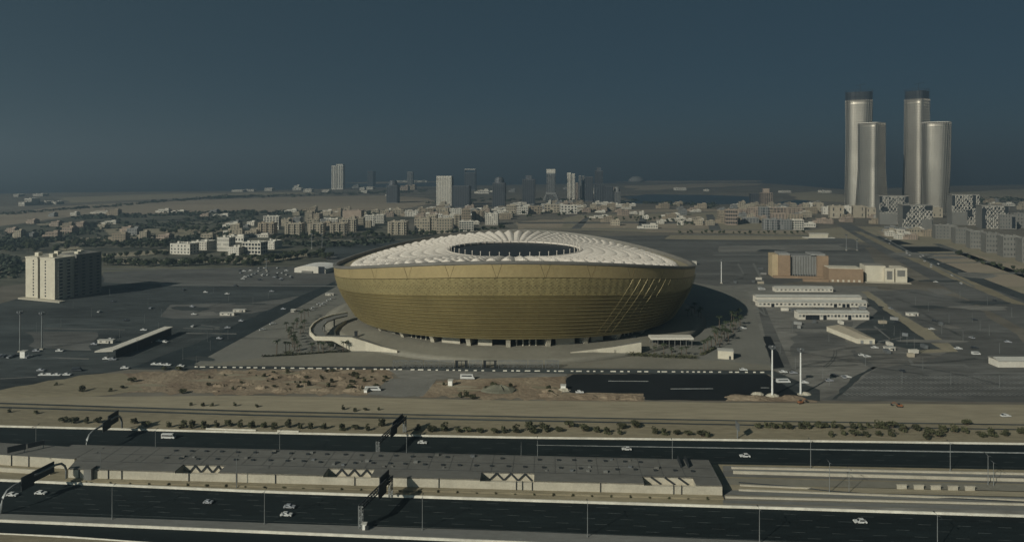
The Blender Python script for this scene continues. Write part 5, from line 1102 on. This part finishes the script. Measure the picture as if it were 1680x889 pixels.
# hedges and shrubs
def hedge(label, px, th, h, seed):
    P = [G(u,v)+Vector((0,0,.15)) for u, v in px]; rg = random.Random(seed); mb = MB(); o0 = P[0]
    for a, b in zip(P, P[1:]):
        n = int((b-a).length*16)
        for k in range(n):
            p = a.lerp(b, rg.random())-o0 + Vector((rg.uniform(-.5,.5)*th, rg.uniform(-.5,.5)*th, rg.uniform(.05,1)*h*rg.uniform(.6,1))); t = Vector((rg.gauss(0,1),rg.gauss(0,1),rg.gauss(0,.6))).normalized()*.5; q = t.orthogonal().normalized()*.35
            mb.add([p-t-q*.4,p+t*.2-q,p+t,p+q], [(0,1,2,3)])
    o = mb.obj('hedge', SHRUBM); o.location = o0; return tag(o, label, 'hedge')
hedge('long dark hedge at the foot of the straight ramp on the right', [(1030,583),(1060,584.5),(1100,586.5),(1143,588)], 4.5, 2.4, 1)
hedge('thin dark hedge under the curled ramp on the left', [(430,585.5),(480,583),(540,578.5),(572,577.5)], 1.4, 1.2, 2)
hedge('low hedge round the lone palm left of the curled ramp', [(466,581),(478,580)], 3.5, 2.2, 3)
hedge('dark hedge below the palms on the right of the podium', [(1150,583),(1160,579),(1172,572)], 2, 1.4, 4)
def shrub_proto(seed, w, h):
    r = thing('shrub', 'x', 'shrub'); rg = random.Random(seed); st_ = MB()
    for k in range(4): a = k*1.7+seed; st_.tube([(0,0,-.05),(cos(a)*w*.15,sin(a)*w*.15,h*.35),(cos(a)*w*.3,sin(a)*w*.3,h*.7)], [.07,.05,.03], 4)
    st_.obj('stem', BARK, r); crown(seed+9, 330, w*.5, h*.42, h*.52, .22, 7).obj('foliage', SHRUBM, r); return r
shr = [shrub_proto(1,2.6,2.2), shrub_proto(2,3.2,2.0), shrub_proto(3,2.2,2.5)]; su = [False]*3
def shrub(u, v, label, group, s):
    k = tg.randrange(3); P = G(u,v)
    if not su[k]: su[k] = True; o = shr[k]; o.location = P; o.scale = (s,s,s); o['label'] = label; o['group'] = group
    else: dup(shr[k], P, tg.uniform(0,6.2), label, group, s)
Z1 = .2577
def zl(u0, l): return [(u0+a*Z1, 661.5+b*Z1) for a, b in l]
main = zl(0, [(405,125),(470,125),(550,128),(625,125),(855,130),(930,150),(1075,154),(1165,156),(1220,160),(1300,156),(1380,155),(1455,146),(1530,153),(1600,157)]) + zl(420, [(50,156),(115,162),(205,155),(280,164),(345,164),(430,164),(550,172),(630,169),(712,174),(800,148),(1030,170),(1120,180),(1200,180),(1285,186),(1345,186),(1425,186),(1515,192),(1580,187)]) \
     + zl(840, [(25,190),(110,160),(125,190),(190,158),(215,180),(300,180),(365,154),(455,178),(540,186),(605,195),(700,160),(685,200),(780,154),(910,197),(970,200),(1050,202),(1120,206),(1210,213),(1245,216)]) + zl(1260, [(480,205),(550,210),(625,213),(705,208),(785,213),(1030,195),(1115,182),(1095,216),(1185,186),(1255,190),(1360,215),(1425,210),(1510,208),(1610,195),(1010,232),(400,215)])
for u, v in main: shrub(u, v, 'dark green shrub in the sandy strip by the far highway', 'shrubs along the far highway', tg.uniform(1.2,1.85))
for u, v in zl(0,[(1215,14),(1290,19),(1350,19),(1495,19),(60,60),(230,68)]) + zl(420,[(555,42),(630,52),(693,47),(780,45),(5,25)]): shrub(u, v, 'small shrub dotted on the sand above the cycle paths', 'shrubs on the sand flat', tg.uniform(.7,1.1))
for u, v in zl(840,[(1570,160),(1620,155)]) + zl(1260,[(30,160),(75,160),(120,163),(210,160),(250,160),(330,158),(370,156),(420,160),(460,163),(540,165),(590,166),(640,156),(700,163),(740,162),(790,156),(860,180),(940,172),(1265,140)]): shrub(u, v, 'dark shrub in the dense bed beside the right-hand cycle path', 'shrubs beside the cycle path', tg.uniform(1.2,1.8))
for k in range(34):
    u = 118+k*31.6; shrub(u, 789+(u-112)*.0272+2.5, 'tiny shrub at the foot of the station wall', 'shrubs along the station wall', tg.uniform(.3,.5))
for i in range(60):
    u = tg.uniform(330,640); v = tg.uniform(610,640); shrub(u, v, 'dry scrub bush on the red dirt field before the podium', 'scrub on the dirt field', tg.uniform(.4,1.2))
for u, v in [(200,637),(216,627),(92,632),(135,642),(181,642),(270,607),(293,608),(755,652),(765,651),(775,654),(820,636),(800,640),(810,634),(838,636),(728,632),(900,640),(903,645),(300,645)]: shrub(u, v, 'low dark bush on rough ground between podium and highway', 'bushes on the rough ground', tg.uniform(.8,1.6))
# heaps of spoil
hp = random.Random(14)
def heap(label, u, v, r, h, m):
    mb = MB(); n = 16; P = G(u,v); rings = [(1,0),(.8,.35),(.5,.8),(.2,1.0)]; vs = []
    for q, z in rings:
        for k in range(n): a = 2*PI*k/n; e = r*q*hp.uniform(.82,1.18); vs.append((cos(a)*e*1.5, sin(a)*e, (z*h*hp.uniform(.8,1.15)) if z else -.05))
    mb.add(vs, [(i*n+k,i*n+(k+1)%n,(i+1)*n+(k+1)%n,(i+1)*n+k) for i in range(3) for k in range(n)]+[tuple(range(3*n,4*n))]); o = mb.obj('soil_heap', m); o.location = P; tag(o, label, 'heap', 'soil heaps before the podium')
for i in range(26): heap('low soil heap on the red dirt field', hp.uniform(330,620), hp.uniform(611,642), hp.uniform(1.5,4), hp.uniform(.5,1.5), DIRT)
heap('big dark soil heap between the gravel lot and the black lot', 818, 640, 7, 2.6, GREENG)
for i, (u,v) in enumerate([(905,642),(899,648)]): heap('reddish soil heap left of the black lot, %s of two' % ('upper','lower')[i], u, v, 4, 1.5, DIRT)
for i, (u,v) in enumerate([(960,651),(1000,651),(1035,652),(1210,652),(1240,653),(1300,653)]): heap('soil bank along the front edge of the black lot, %s from the left' % ORD[i], u, v, 5, 1.2, DIRT)
for i, (u,v) in enumerate([(925,640),(1243,647),(1267,649),(1320,647)]): heap('pile of pale rubble at the edge of the black lot, %s from the left' % ORD[i], u, v, 2.6, 1.3, CONC)
# ---------------------------------------------------------------- the air
hm = bpy.data.materials.new('haze_air'); hm.use_nodes = True; t = hm.node_tree; t.nodes.clear(); ho = t.nodes.new('ShaderNodeOutputMaterial'); pvv = t.nodes.new('ShaderNodeVolumePrincipled')
pvv.inputs['Color'].default_value = (.55,.76,.92,1); pvv.inputs['Density'].default_value = HAZE_D; pvv.inputs['Anisotropy'].default_value = HAZE_G; t.links.new(pvv.outputs[0], ho.inputs['Volume'])
hz = MB().box(-61000,-3000,-1.0,61000,61000,345).obj('haze', hm, kind='stuff')

# ---------------------------------------------------------------- look-alikes: say which one, counted from the left of the view
byl = {}
for o in S.objects:
    if o.parent is None and 'label' in o: byl.setdefault(o['label'], []).append(o)
for lab, l in byl.items():
    if len(l) > 1:
        l.sort(key=lambda o: o.location.x/o.location.y)
        for i, o in enumerate(l): o['label'] = '%s, %s from left' % (lab, ORD[i])
